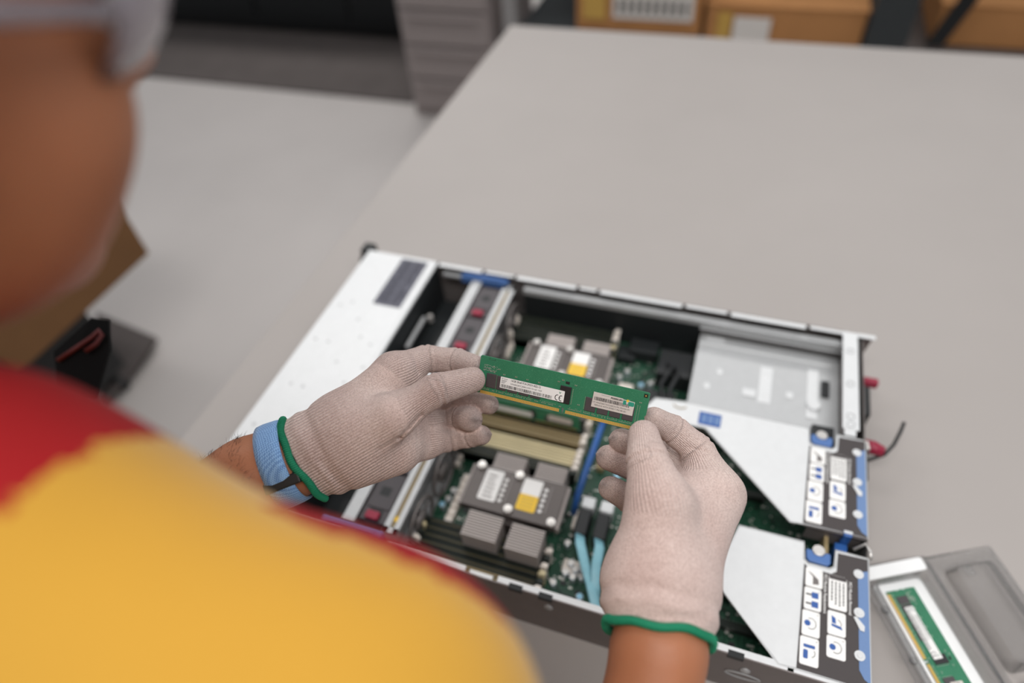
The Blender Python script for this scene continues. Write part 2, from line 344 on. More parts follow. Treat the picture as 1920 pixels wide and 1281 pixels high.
# folded top rims with tabs and gaps
for y0, y1, nm in ((0.0013,0.0075,'near rim'),(W-0.0085,W-0.0013,'far rim')):
    mb = MB(); x = -0.595
    segs = [0.075,0.05,0.095,0.03,0.12,0.06,0.10,0.05]
    for i, s in enumerate(segs):
        x1 = min(x+s, -0.002); yy0, yy1 = (y0, y1) if i % 2 == 0 else ((y0, y1-0.002) if y0 < 0.1 else (y0+0.002, y1))
        mb.box(x+0.001,x1-0.004,yy0,yy1,H-0.0012,H)
        x = x1
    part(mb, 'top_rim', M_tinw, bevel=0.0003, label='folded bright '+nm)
for (x, y) in ((-0.331,0.0005),(-0.30,0.0005),(-0.12,0.0005)):
    part(MB().box(x,x+0.014,-0.0012,0.004,H-0.006,H+0.0006), 'lid_hook', M_black)
for (x, z) in ((-0.29,0.066),(-0.22,0.066),(-0.10,0.06),(-0.045,0.064)):
    part(MB().cyl((x,0.0,z),0.0045,-0.0012,18,ax='y').cyl((x,-0.0012,z),0.0028,-0.0008,18,r2=0.0015,ax='y'), 'stud', M_tin, smooth=False)
part(MB().tube([(-0.10+0.016*math.cos(a),-0.0008,0.045+0.006*math.sin(a)) for a in [i*math.pi/10 for i in range(20)]],0.0006,6,closed=True), 'embossed_mark', M_tin)
# inner rail and lining along the far wall
part(MB().box(-0.455,-0.02,0.4255,0.4345,0.0775,0.079).box(-0.455,-0.02,0.4255,0.4265,0.070,0.0775), 'inner_rail', M_tin, bevel=0.0003)
part(MB().box(-0.455,-0.20,0.4262,0.428,0.0015,0.070), 'lining_panel', M_dark)
part(MB().box(-0.20,-0.02,0.4275,0.429,0.056,0.0775), 'lining_panel', M_tind, label='grey steel lining above the power supply cage')
part(MB().box(-0.20,-0.02,0.4225,0.4275,0.066,0.068), 'inner_rail', M_tin)
# front cover over the drive cage
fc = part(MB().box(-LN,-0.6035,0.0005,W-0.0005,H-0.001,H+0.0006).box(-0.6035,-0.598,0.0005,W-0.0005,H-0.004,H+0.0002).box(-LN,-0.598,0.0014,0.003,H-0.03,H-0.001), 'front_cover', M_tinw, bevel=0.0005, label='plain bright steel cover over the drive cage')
for (px_, py_) in ((-0.70,0.10),(-0.684,0.10),(-0.66,0.06),(-0.64,0.14),(-0.69,0.17),(-0.672,0.17),(-0.65,0.22),(-0.622,0.19),(-0.70,0.25),(-0.68,0.25),(-0.64,0.27),(-0.62,0.26),(-0.66,0.30),(-0.70,0.32),(-0.685,0.33),(-0.61,0.22),(-0.625,0.11),(-0.70,0.05)):
    d = MB().cyl((px_,py_,H+0.0006),0.0026,0.0005,16,r2=0.0018).build('dimple', M_tin, fc, smooth=False)
wl = part(MB().prism(rrect(-0.655,-0.611,0.335,0.438,0.002),H+0.0007,H+0.0009), 'warning_label', M_warn, label='slate grey printed sticker on the front cover')
for i in range(15):
    y = 0.342+i*0.0062
    a = random.uniform(0,0.006); MB().box(-0.652+a,-0.632-random.uniform(0,0.004),y,y+0.0035,H+0.0009,H+0.00098).box(-0.629,-0.614-random.uniform(0,0.01),y,y+0.0035,H+0.0009,H+0.00098).build('printing', M_warnink, wl)
# ears
for y0, y1 in ((W,W+0.022),(-0.022,0.0)):
    e = part(MB().box(-0.736,-0.716,y0,y1,0.004,0.084), 'rack_ear', M_black, bevel=0.003)
    MB().cyl((-0.744,(y0+y1)/2,0.055),0.008,0.010,16,ax='x').build('thumbscrew', M_blackmetal, e)
part(MB().box(-0.7185,-0.716,0.0,W,0.002,H-0.004), 'front_bezel', M_tind, bevel=0.001)
# backplane bay: dark cavity with ribs
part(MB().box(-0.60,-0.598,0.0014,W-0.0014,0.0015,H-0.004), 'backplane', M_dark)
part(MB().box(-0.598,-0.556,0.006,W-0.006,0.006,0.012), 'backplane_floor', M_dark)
for y0, y1 in ((0.30,0.362),(0.20,0.262),(0.10,0.162)):
    part(MB().box(-0.594,-0.5885,y0,y1,0.046,0.050), 'backplane_rib', M_tin)
for y in (0.366,0.27,0.17,0.07): part(MB().cyl((-0.600+0.016,y,0.04),0.004,0.010,14), 'standoff', M_screw)
for y in (0.35,0.25,0.15,0.05):
    part(MB().box(-0.575,-0.562,y-0.018,y+0.018,0.012,0.022), 'connector', M_black, bevel=0.0008)
# fan cage
part(MB().box(-0.5365,-0.5215,0.022,0.432,0.0745,0.076).box(-0.5365,-0.5355,0.022,0.432,0.02,0.0745), 'fan_rail', M_tin, bevel=0.0004, label='narrow front rail of the fan cage')
fr = part(MB().box(-0.486,-0.479,0.020,0.430,0.0755,0.0775).box(-0.474,-0.4675,0.020,0.430,0.0755,0.0775).box(-0.486,-0.4675,0.020,0.028,0.0755,0.0775).box(-0.486,-0.4675,0.422,0.430,0.0755,0.0775).box(-0.486,-0.485,0.02,0.43,0.02,0.0755), 'fan_rail', M_tin, bevel=0.0004, label='slotted rear rail of the fan cage')
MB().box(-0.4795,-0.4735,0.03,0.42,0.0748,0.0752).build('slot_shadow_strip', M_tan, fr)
MB().box(-0.4785,-0.4745,0.036,0.042,0.0753,0.0762).build('yellow_mark', M_yellowlab, fr)
for k in range(6):
    y0 = 0.0285+k*0.0662
    f = part(MB().box(-0.5205,-0.487,y0+0.0015,y0+0.0645,0.012,0.0725).prism(rrect(-0.518,-0.489,y0+0.018,y0+0.062,0.003),0.0725,0.0738), 'fan_module', M_fan, bevel=0.0012)
    MB().box(-0.512,-0.496,y0+0.002,y0+0.017,0.0725,0.0732).build('recess', M_black, f)
    MB().prism(rrect(-0.513,-0.497,y0+0.0025,y0+0.0125,0.002),0.0728,0.0775).build('release_latch', M_red, f, bevel=0.001, label='dark red release latch')
    MB().box(-0.510,-0.498,y0+0.034,y0+0.045,0.0738,0.0740).build('fan_marking', M_black, f)
    g = MB()
    ring = [(-0.4625,y0+0.033+0.029*math.cos(a),0.040+0.029*math.sin(a)) for a in [i*2*math.pi/32 for i in range(32)]]
    g.tube(ring,0.0022,8,closed=True); g.cyl((-0.467,y0+0.033,0.040),0.012,0.006,20,ax='x')
    for q in range(5):
        a = q*2*math.pi/5+0.3; g.tube([(-0.463,y0+0.033+0.010*math.cos(a),0.040+0.010*math.sin(a)),(-0.463,y0+0.033+0.028*math.cos(a),0.040+0.028*math.sin(a))],0.0012,6)
    g.build('finger_guard', M_tind, f, smooth=True)
for y0, y1 in ((0.430,0.4415),(0.0085,0.019)):
    part(MB().box(-0.556,-0.482,y0,y1,0.068,0.0805).box(-0.548,-0.490,y0+0.002,y1-0.002,0.0805,0.083), 'cage_latch', M_blue, bevel=0.0015, label='blue fan cage latch')
part(MB().box(-0.585,-0.556,0.430,0.436,0.074,0.078), 'cage_arm', M_tin)
# motherboard
mbd = part(MB().box(-0.4655,-0.006,0.006,0.4255,0.006,0.0078), 'motherboard', M_pcb, label='dark green motherboard')
BZ = 0.0078
# memory slots
slots = [(0.0345,'k'),(0.0435,'k'),(0.0525,'k'),(0.0615,'k'),(0.0705,'k'),(0.0265,'t'),
         (0.1735,'k'),(0.1810,'k'),(0.1895,'c'),(0.1975,'c'),(0.2055,'c'),(0.2205,'t'),(0.2290,'t'),(0.2500,'k'),(0.2585,'k'),(0.2660,'k'),
         (0.3790,'k'),(0.3870,'k'),(0.3950,'k'),(0.4030,'k'),(0.4110,'k'),(0.4190,'k')]
xa, xb = -0.4585, -0.3165
for y, kk in slots:
    body = {'k':M_slot,'c':M_cream,'t':M_tan}[kk]; line = {'k':M_brass,'c':M_tan,'t':M_slot}[kk]
    sl = part(MB().box(xa,xb,y-0.0034,y-0.0008,BZ,0.030).box(xa,xb,y+0.0008,y+0.0034,BZ,0.030).box(xa,xb,y-0.0034,y+0.0034,BZ,0.024), 'memory_slot', body, bevel=0.0003,
        label={'k':'dark memory slot','c':'cream memory slot','t':'tan memory slot'}[kk])
    MB().box(xa+0.002,xb-0.002,y-0.0007,y+0.0007,0.024,0.0285).build('contact_row', line, sl)
    for xx, sg in ((xa,-1),(xb,1)):
        MB().box(min(xx,xx+sg*0.0075),max(xx,xx+sg*0.0075),y-0.0026,y+0.0026,BZ,0.034).box(min(xx+sg*0.002,xx+sg*0.009),max(xx+sg*0.002,xx+sg*0.009),y-0.0029,y+0.0029,0.034,0.0375).build('slot_latch', M_latch if (sg>0 and kk!='k') or random.random()<0.35 else (M_cream if random.random()<0.3 else M_slot), sl, bevel=0.0012)
# heatsinks
def heatsink(dx, dy, first):
    hs = part(MB().box(-0.4215,-0.309,0.0855,0.1415,0.050,0.0600,T(dx,dy,0)).box(-0.405,-0.325,0.055,0.160,0.012,0.020,T(dx,dy,0)).box(-0.385,-0.345,0.08,0.145,0.020,0.050,T(dx,dy,0)), 'heatsink', M_sink, bevel=0.0008, label='grey processor heatsink')
    for (x0,x1,y0,y1) in ((-0.403,-0.365,0.1425,0.166),(-0.351,-0.315,0.1425,0.166),(-0.408,-0.367,0.052,0.0845),(-0.356,-0.318,0.050,0.0845)):
        m = MB(); k = int((y1-y0)/0.0032)
        for i in range(k): m.box(x0,x1,y0+i*0.0032,y0+i*0.0032+0.0016,0.020,0.0575,T(dx,dy,0))
        m.box(x0+0.003,x1-0.003,y0,y1,0.020,0.026,T(dx,dy,0))
        m.build('fin_block', M_fin, hs, label='bright aluminium fins')
    for xa_, xb_, xc_ in ((-0.425,-0.4215,-0.422),(-0.309,-0.3055,-0.309)):
        m = MB().box(xc_,xc_+0.0005,0.087,0.140,0.048,0.052,T(dx,dy,0))
        for i in range(16): m.box(xa_,xb_,0.087+i*0.0034,0.0888+i*0.0034,0.048,0.058,T(dx,dy,0))
        m.build('comb_edge', M_fin, hs)
    for x, y in ((-0.4135,0.1385),(-0.3660,0.1375),(-0.3655,0.0925),(-0.3145,0.0905)):
        MB().cyl((x,y,0.060),0.0048,0.004,18,M=T(dx,dy,0)).cyl((x,y,0.064),0.0030,0.0015,6,M=T(dx,dy,0)).build('screw', M_screw, hs, smooth=False)
    l1 = MB().prism(rrect(-0.4055,-0.3840,0.097,0.1375,0.002),0.0601,0.0604,T(dx,dy,0)).build('label', M_white, hs)
    for i in range(6): MB().box(-0.4010,-0.3885-random.uniform(0,.004),0.101+i*0.0055,0.1030+i*0.0055,0.0604,0.0605,T(dx,dy,0)).build('print_line', M_tind, l1)
    MB().prism(rrect(-0.3590,-0.3365,0.1170,0.1375,0.0015),0.0601,0.0604,T(dx,dy,0)).build('label', M_white, hs)
    l2 = MB().prism(rrect(-0.3590,-0.3365,0.0965,0.1168,0.0015),0.0601,0.0604,T(dx,dy,0)).build('label', M_yellowlab, hs, label='yellow half of the label')
    for i in range(4): MB().box(-0.356,-0.340,0.100+i*0.0042,0.1008+i*0.0042,0.0604,0.0605,T(dx,dy,0)).build('print_line', M_tan, l2)
    for i in range(5):
        MB().cyl((-0.3790,0.101+i*0.0068,0.060),0.0022,0.0006,14,M=T(dx,dy,0)).build('pictogram', M_white, hs); MB().cyl((-0.3310,0.101+i*0.0068,0.060),0.0022,0.0006,14,M=T(dx,dy,0)).build('pictogram', M_white, hs)
    for x in (-0.3735,-0.3255): MB().box(x-0.0008,x+0.0008,0.1,0.134,0.060,0.0602,T(dx,dy,0)).build('print_line', M_tind, hs)
heatsink(0,0,True); heatsink(0.004,0.2065,False)
# chokes and capacitors
def choke(x, y, s=0.008, m=None):
    MB().box(x-s/2,x+s/2,y-s/2,y+s/2,BZ,0.019).build('choke', m or M_latch, mbd, bevel=0.0012)
for i in range(7): choke(-0.4405,0.082+i*0.0098,0.009)
for i in range(4): choke(-0.4690+0.0055,0.040+i*0.0095,0.007)
for i in range(3): choke(-0.4600,0.158+i*0.0095,0.0065)
for i in range(5): choke(-0.4385,0.292+i*0.0098)
for i in range(4): choke(-0.4600,0.352+i*0.0095,0.007)
caps = [(-0.262,0.345,'b'),(-0.246,0.325,'b'),(-0.285,0.365,'w'),(-0.293,0.352,'w'),(-0.270,0.318,'w'),(-0.250,0.352,'w'),(-0.298,0.32,'w'),(-0.285,0.30,'w'),(-0.4520,0.108,'w'),(-0.4560,0.098,'b'),(-0.450,0.12,'w'),
        (-0.287,0.072,'w'),(-0.280,0.066,'w'),(-0.290,0.060,'w'),(-0.281,0.057,'w'),(-0.272,0.060,'w'),(-0.275,0.070,'w'),(-0.268,0.038,'b'),(-0.297,0.094,'w'),(-0.300,0.045,'w'),(-0.24,0.30,'w'),(-0.225,0.335,'w'),(-0.305,0.295,'w'),(-0.232,0.205,'w'),(-0.262,0.196,'b')]
for x, y, c in caps:
    k = MB().cyl((x,y,BZ),0.0038,0.010,16).build('capacitor', M_cap, mbd, bevel=0.0005)
    MB().cyl((x,y,BZ+0.010),0.0033,0.0004,16).build('capacitor_top', M_capblue if c == 'b' else M_screw, k)
# chips and other board parts
for (x0,x1,y0,y1,h,m) in ((-0.290,-0.270,0.020,0.038,0.003,M_chipd),(-0.262,-0.238,0.010,0.030,0.003,M_chipd),(-0.300,-0.292,0.018,0.030,0.004,M_black),(-0.20,-0.175,0.165,0.19,0.012,M_black),(-0.12,-0.10,0.135,0.15,0.006,M_black),
        (-0.245,-0.20,0.355,0.40,0.030,M_black),(-0.255,-0.215,0.285,0.325,0.030,M_black),(-0.29,-0.28,0.20,0.23,0.01,M_tan),(-0.225,-0.21,0.20,0.24,0.02,M_black),(-0.305,-0.28,0.385,0.41,0.012,M_dark),(-0.29,-0.25,0.395,0.42,0.02,M_dark)):
    MB().box(x0,x1,y0,y1,BZ,BZ+h).build('board_chip', m, mbd, bevel=0.0006)
MB().box(-0.296,-0.276,0.062,0.078,BZ,0.012).build('connector', M_latch, mbd, bevel=0.001)
MB().box(-0.292,-0.272,0.325,0.345,BZ,0.014).build('connector', M_latch, mbd, bevel=0.001); MB().box(-0.268,-0.252,0.300,0.312,BZ,0.014).build('connector', M_cream, mbd, bevel=0.001)
MB().box(-0.2985,-0.2945,0.113,0.137,BZ,0.018).build('connector', M_latch, mbd, bevel=0.001)
for (x0,x1) in ((-0.292,-0.277),(-0.270,-0.255)):
    c = MB().box(x0,x1,0.136,0.150,BZ,0.032).box(x0+0.002,x1-0.002,0.130,0.136,0.014,0.028).build('cable_socket', M_tinw, mbd, bevel=0.001)
    MB().box(x0,x1,0.098,0.130,0.012,0.040).build('plug', M_black, c, bevel=0.002)
# pci sockets under the risers
for y, x0, x1 in ((0.215,-0.215,-0.09),(0.09,-0.20,-0.08),(0.055,-0.16,-0.06)):
    s_ = MB().box(x0,x1,y-0.004,y+0.004,BZ,0.019).build('expansion_socket', M_slot, mbd, bevel=0.0005)
    m = MB()
    for i in range(int((x1-x0)/0.004)): m.box(x0+0.002+i*0.004,x0+0.0036+i*0.004,y+0.0050,y+0.0068,BZ,0.0125)
    m.build('pin_row', M_solder, s_)
# fine components scattered over the board
m = MB()
for i in range(1500):
    x = random.uniform(-0.46,-0.02); y = random.uniform(0.012,0.42); s = random.choice((0.0008,0.0012,0.0018)); m.box(x-s,x+s,y-s*0.6,y+s*0.6,BZ,BZ+0.0012)
m.build('surface_components', M_solder, mbd, kind='stuff')
m = MB()
for i in range(500):
    x = random.uniform(-0.46,-0.02); y = random.uniform(0.012,0.42); s = random.choice((0.0012,0.0018,0.003)); m.box(x-s,x+s,y-s*0.6,y+s*0.6,BZ,BZ+0.0018)
m.build('surface_components', M_chipd, mbd, kind='stuff')
# cables inside
part(MB().tube([(-0.293,0.262,0.040),(-0.293,0.235,0.050),(-0.294,0.20,0.052),(-0.296,0.165,0.050),(-0.299,0.145,0.034),(-0.300,0.130,0.018)],0.0042,10,flat=0.8), 'blue_cable', M_dblue, smooth=True, label='thick blue cable sleeve')
for pts in ([(-0.284,0.100,0.036),(-0.280,0.085,0.045),(-0.270,0.066,0.042),(-0.258,0.046,0.038),(-0.247,0.026,0.030),(-0.244,0.012,0.02)],
            [(-0.2625,0.100,0.036),(-0.258,0.085,0.046),(-0.257,0.066,0.044),(-0.253,0.046,0.036),(-0.249,0.026,0.026),(-0.248,0.012,0.018)]):
    part(MB().tube(pts,0.0058,8,flat=0.16,nrm=(0.35,-0.2,1)), 'ribbon_cable', M_teal, smooth=True, label='flat teal ribbon cable')
part(MB().tube([(-0.235,0.38,0.03),(-0.225,0.36,0.05),(-0.235,0.33,0.045),(-0.225,0.30,0.04)],0.003,8).tube([(-0.228,0.38,0.03),(-0.215,0.35,0.05),(-0.222,0.32,0.05),(-0.215,0.29,0.04)],0.003,8), 'cable_bundle', M_black, smooth=True)
# power supply cage
pc = part(MB().box(-0.198,-0.020,0.290,0.4255,0.010,0.0560), 'power_supply_cage', M_tin, bevel=0.0012, label='silver power supply cage')
for (x0,x1,y0,y1,h) in ((-0.115,-0.100,0.325,0.385,0.0004),(-0.134,-0.118,0.330,0.342,0.0014),(-0.082,-0.074,0.34,0.35,0.001),(-0.058,-0.045,0.315,0.395,0.0012),(-0.196,-0.03,0.405,0.4075,0.0022),(-0.19,-0.165,0.415,0.422,0.001)):
    MB().box(x0,x1,y0,y1,0.056,0.056+h).build('embossing', M_tinw, pc, bevel=0.0004)
for (x, y) in ((-0.165,0.363),(-0.108,0.372),(-0.108,0.338),(-0.178,0.335)): MB().cyl((x,y,0.056),0.0045,0.0010,18,r2=0.003).build('rivet', M_tinw, pc)
MB().box(-0.0415,-0.0325,0.3525,0.377,0.056,0.0600).build('vent_window', M_black, pc)
MB().cyl((-0.050,0.335,0.056),0.008,0.005,18).build('boss', M_tinw, pc, bevel=0.001)
part(MB().box(-0.052,-0.028,0.276,0.300,0.012,0.066), 'filler_block', M_black)
# rear wall and top bracket
part(MB().box(-0.0012,0.0,0.0013,0.288,0.0015,0.084), 'rear_wall', M_tind)
part(MB().box(-0.0012,0.0,0.288,W-0.0013,0.0015,0.0845).box(-0.020,-0.0185,0.288,0.4255,0.056,0.0845), 'rear_wall', M_tind)
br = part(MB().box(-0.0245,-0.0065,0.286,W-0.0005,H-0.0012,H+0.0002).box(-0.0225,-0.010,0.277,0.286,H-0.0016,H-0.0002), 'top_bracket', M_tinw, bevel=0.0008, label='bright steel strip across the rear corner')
for y in (0.410,0.355,0.305,0.293):
    MB().tube([(-0.016+0.0042*math.cos(a),y+0.0042*math.sin(a),H+0.0004) for a in [i*math.pi/10 for i in range(20)]],0.0006,6,closed=True).build('dimple', M_tin, br, smooth=True)
part(MB().box(-0.0065,0.0145,W-0.0070,W,H-0.0014,H+0.0002), 'corner_tab', M_tinw, bevel=0.0006)
part(MB().prism([(0.0,0.004),(0.004,0.004),(0.013,H-0.0015),(0.0,H-0.0015)],-0.0013,0.0,Matrix.Translation((0,W-0.0005,0)) @ Matrix.Rotation(math.pi/2,4,'X')), 'corner_web', M_side)
# power supply rear: handles and cord
part(MB().box(0.0,0.018,0.345,0.392,0.012,0.050), 'power_inlet', M_black, bevel=0.002)
part(MB().box(0.0,0.012,0.404,0.410,0.036,0.044).box(0.012,0.030,0.402,0.412,0.035,0.046), 'supply_handle', M_red, bevel=0.002, label='small red latch at the rear of the power supply')
part(MB().box(0.0,0.010,0.300,0.318,0.030,0.046), 'supply_latch', M_cream, bevel=0.001)
part(MB().tube([(0.008,0.303,0.045),(0.020,0.300,0.045),(0.032,0.297,0.045)],[0.006,0.0085,0.006],12), 'supply_handle', M_red, smooth=True, label='red grip at the rear of the power supply')
part(MB().tube([(0.0,0.290,0.03),(0.015,0.286,0.035),(0.034,0.297,0.040),(0.045,0.315,0.040),(0.053,0.336,0.040),(0.058,0.352,0.040)],0.0021,8), 'wire_loop', M_black, smooth=True)
part(MB().box(0.0,0.007,0.235,0.284,0.020,0.070), 'rear_port', M_black, bevel=0.001)
# rear hardware between risers
part(MB().tube([(-0.006,0.2745,0.084),(0.001,0.272,0.088),(0.002,0.262,0.088)],0.0018,8), 'hinge_pin', M_screw, smooth=True)
part(MB().tube([(-0.012,0.140,0.080),(-0.002,0.146,0.086),(0.001,0.138,0.088),(0.002,0.130,0.086)],0.0018,8), 'hinge_pin', M_screw, smooth=True)
part(MB().box(-0.0235,-0.0155,0.1475,0.1545,0.070,0.0895).box(-0.028,-0.016,0.134,0.147,0.050,0.074), 'clip', M_dblue, bevel=0.001, label='small blue clip between the two riser cages')
part(MB().box(-0.0235,-0.0155,0.1505,0.1535,0.0895,0.0902), 'clip_rim', M_tinw)
part(MB().box(-0.038,-0.034,0.131,0.151,0.03,0.074), 'divider', M_tan)
# riser cages
def riser(poly, ox, oy, lab, nmlabel):
    r = part(MB().prism(poly, H-0.0016, H-0.0002), 'riser_cage', M_tinw, bevel=0.0006, label=nmlabel)
    # folded lip along the outline
    pts = [(x,y,H-0.0006) for x, y in poly]
    MB().tube(pts,0.0011,6,closed=True).build('folded_lip', M_tin, r, smooth=True)
    n = len(poly)
    for i in range(n):
        a = Vector((*poly[i],0)); b = Vector((*poly[(i+1)%n],0)); t = (b-a).normalized(); q = Vector((-t.y,t.x,0))*0.0005
        if (b-a).length < 0.05 or abs((b-a).normalized().x) < 0.9: continue
        a2 = a+t*0.003; b2 = b-t*0.003
        m = MB(); m.add([tuple(p+Vector((0,0,z))) for z in (0.062,H-0.0018) for p in (a2-q,b2-q,b2+q,a2+q)], [(0,3,2,1),(4,5,6,7),(0,1,5,4),(1,2,6,5),(2,3,7,6),(3,0,4,7)])
        m.build('cage_side', M_tind, r)
    Z = H-0.0001
    lb = MB().prism([(ox-0.0620,oy+0.0045),(ox-0.0015,oy+0.0045),(ox-0.0015,oy+0.1285),(ox-0.0285,oy+0.1275),(ox-0.0295,oy+0.1075),(ox-0.0345,oy+0.1035),(ox-0.056,oy+0.1045),(ox-0.0590,oy+0.1075)], Z, Z+0.0003).build('instruction_label', M_labdark, r, label='charcoal instruction sticker')
    MB().prism([(ox-0.0015,oy+0.010),(ox-0.0065,oy+0.0130),(ox-0.0105,oy+0.020),(ox-0.0105,oy+0.112),(ox-0.0015,oy+0.116)], Z+0.0003, Z+0.0006).build('blue_strip', M_labblue, r, label='blue strip along the rear edge')
    Zp = Z+0.0003
    def panel(x0,x1,y0,y1,rr=0.002): return MB().prism(rrect(ox+x0,ox+x1,oy+y0,oy+y1,rr),Zp,Zp+0.0002).build('pictogram_panel', M_white, lb)
    Za = Zp+0.0002
    cols = [(-0.0575,-0.0420,0.0850,0.1045),(-0.0580,-0.0428,0.0620,0.0840),(-0.0590,-0.0436,0.0370,0.0610),(-0.0600,-0.0440,0.0105,0.0360)]
    for i, c in enumerate(cols):
        panel(*c)
        cx, cy = ox+(c[0]+c[1])/2, oy+(c[2]+c[3])/2
        if i == 0: MB().prism([(cx-0.006,cy+0.006),(cx-0.002,cy+0.004),(cx+0.004,cy-0.001),(cx+0.0045,cy-0.006),(cx-0.001,cy-0.007),(cx-0.001,cy+0.001)],Za,Za+0.0001).build('diagram', M_tind, lb)
        if i == 1:
            for dy in (0.004,-0.005): MB().box(cx-0.001,cx+0.005,cy+dy-0.003,cy+dy+0.003,Za,Za+0.0001).build('diagram', M_bluelab, lb); MB().box(cx-0.006,cx-0.001,cy+dy-0.0008,cy+dy+0.0008,Za,Za+0.0001).build('diagram', M_ink, lb)
        if i == 2:
            MB().tube([(cx+0.0045*math.cos(a),cy+0.005*math.sin(a),Za) for a in [math.radians(-120+12*k) for k in range(21)]],0.0003,5).build('diagram', M_ink, lb); MB().cyl((cx-0.003,cy,Za),0.0028,0.0001,12).build('diagram', M_bluelab, lb)
        if i == 3:
            MB().prism(rrect(cx-0.005,cx+0.005,cy+0.003,cy+0.006,0.001),Za,Za+0.0001).prism(rrect(cx-0.005,cx-0.001,cy-0.007,cy+0.001,0.001),Za,Za+0.0001).build('diagram', M_bluelab, lb)
            MB().tube([(cx+0.001+0.004*math.cos(a),cy-0.001+0.004*math.sin(a),Za) for a in [math.radians(-70+12*k) for k in range(10)]],0.0003,5).build('diagram', M_ink, lb)
    panel(-0.0365,-0.0205,0.0690,0.1030)
    MB().prism(rrect(ox-0.0362,ox-0.0208,oy+0.0985,oy+0.1028,0.001),Za,Za+0.0001).build('diagram', M_labdark, lb)
    for i, c in enumerate([(-0.0370,-0.0215,0.0445,0.0670),(-0.0375,-0.0215,0.0235,0.0435)]):
        panel(*c); cx, cy = ox+(c[0]+c[1])/2, oy+(c[2]+c[3])/2
        if i == 0:
            MB().prism([(cx-0.0045,cy+0.007),(cx-0.001,cy+0.005),(cx-0.0005,cy-0.0005),(cx-0.004,cy)],Za,Za+0.0001).prism([(cx-0.0045,cy-0.003),(cx+0.005,cy-0.005),(cx+0.004,cy-0.002),(cx-0.0045,cy-0.0008)],Za,Za+0.0001).build('diagram', M_bluelab, lb)
            MB().tube([(cx+0.004*math.cos(a),cy+0.004*math.sin(a),Za) for a in [math.radians(-20+12*k) for k in range(9)]],0.0003,5).build('diagram', M_ink, lb)
        else:
            MB().tube([(cx+0.0045*math.cos(a),cy+0.005*math.sin(a),Za) for a in [math.radians(-120+12*k) for k in range(21)]],0.0003,5).build('diagram', M_ink, lb); MB().cyl((cx-0.003,cy,Za),0.0028,0.0001,12).build('diagram', M_bluelab, lb)
    # lettering runs down the sticker
    def down(x, y, size, body, m, bold=0.0): return text_mesh('lettering', body, size, T(ox+x,oy+y,Za) @ Matrix.Rotation(-math.pi/2,4,'Z'), m, lb, 0.00006, bold=bold)
    down(-0.0407,0.1015,0.0038,'PCI Module Replacement',M_white,0.00003); down(-0.0187,0.1000,0.0038,'PCI Module Removal',M_white,0.00003)
    for i in range(4):
        m = MB(); y = 0.0965
        while y > 0.0745+0.004*(i == 3):
            wl_ = random.uniform(0.0014,0.0036); m.box(ox-0.0240-i*0.0034,ox-0.0228-i*0.0034,oy+y-wl_,oy+y,Za,Za+0.0001); y -= wl_+0.0007
        m.build('print_line', M_ink, lb)
    for i, (x, y) in enumerate(((-0.0447,0.1020),(-0.0455,0.0820),(-0.0463,0.0590),(-0.0467,0.0340))): down(x,y,0.0024,str(i+1),M_ink)
    down(-0.0245,0.0650,0.0024,'1',M_ink); down(-0.0245,0.0415,0.0024,'2',M_ink)
    for y in (0.1105,0.0720,0.0325):
        MB().cyl((ox-0.0100,oy+y,Zp),0.0046,0.0010,20).cyl((ox-0.0100,oy+y,Zp+0.0010),0.0026,0.0006,16,r2=0.002).build('rivet', M_tinw, r, bevel=0.0003)
    MB().prism([(ox-0.0150,oy+0.0665),(ox-0.0125,oy+0.0675),(ox-0.0055,oy+0.0600),(ox-0.0060,oy+0.0550),(ox-0.0095,oy+0.0555)],Zp+0.0004,Zp+0.0012).build('rivet_plate', M_tinw, r)
    # thumbscrew in the notch
    ts = MB().prism([(ox-0.0575,oy+0.1250),(ox-0.0520,oy+0.1250),(ox-0.0500,oy+0.1210),(ox-0.0420,oy+0.1210),(ox-0.0395,oy+0.1250),(ox-0.0345,oy+0.1250),(ox-0.0345,oy+0.1145),(ox-0.0375,oy+0.1115),(ox-0.0545,oy+0.1120),(ox-0.0570,oy+0.1150)],H-0.014,H-0.001).build('release_handle', M_blue, r, bevel=0.0012, label='blue release handle in the notch')
    MB().cyl((ox-0.0460,oy+0.1255,H-0.012),0.0058,0.012,20).cyl((ox-0.0460,oy+0.1255,H),0.0046,0.0004,20).build('screw', M_screw, ts, bevel=0.0006)
    return r
riser([(-0.142,0.067),(-0.123,0.1305),(-0.060,0.1305),(-0.0592,0.1120),(-0.0555,0.1085),(-0.0360,0.1085),(-0.0315,0.1120),(-0.0305,0.1300),(-0.001,0.1300),(-0.001,0.005),(-0.062,0.005),(-0.077,0.0045)], 0.0, 0.0, 0, 'lower riser cage of bright steel, wholly in view')
ru = riser([(-0.244,0.255),(-0.235,0.272),(-0.1985,0.2755),(-0.060,0.2755),(-0.0592,0.2560),(-0.0555,0.2525),(-0.0360,0.2525),(-0.0315,0.2560),(-0.0305,0.2740),(-0.001,0.2740),(-0.001,0.1520),(-0.060,0.1510),(-0.074,0.1495),(-0.172,0.2440),(-0.203,0.2435)], 0.0, 0.144, 1, 'upper riser cage of bright steel with a long tongue')
lb = MB().prism(rrect(-0.1815,-0.1560,0.2480,0.2665,0.001),H-0.0001,H+0.0002).build('slot_label', M_bluelab, ru, label='small blue slot sticker')
for i in range(3): MB().box(-0.178+i*0.0075,-0.1725+i*0.0075,0.2515,0.2630,H+0.0002,H+0.0003).build('printing', M_labblue, lb)
MB().tube([(-0.205+0.007*math.cos(a),0.2685+0.004*math.sin(a),H) for a in [math.radians(180+15*k) for k in range(13)]],0.0008,6).build('thumb_hole_rim', M_tan, ru, smooth=True)

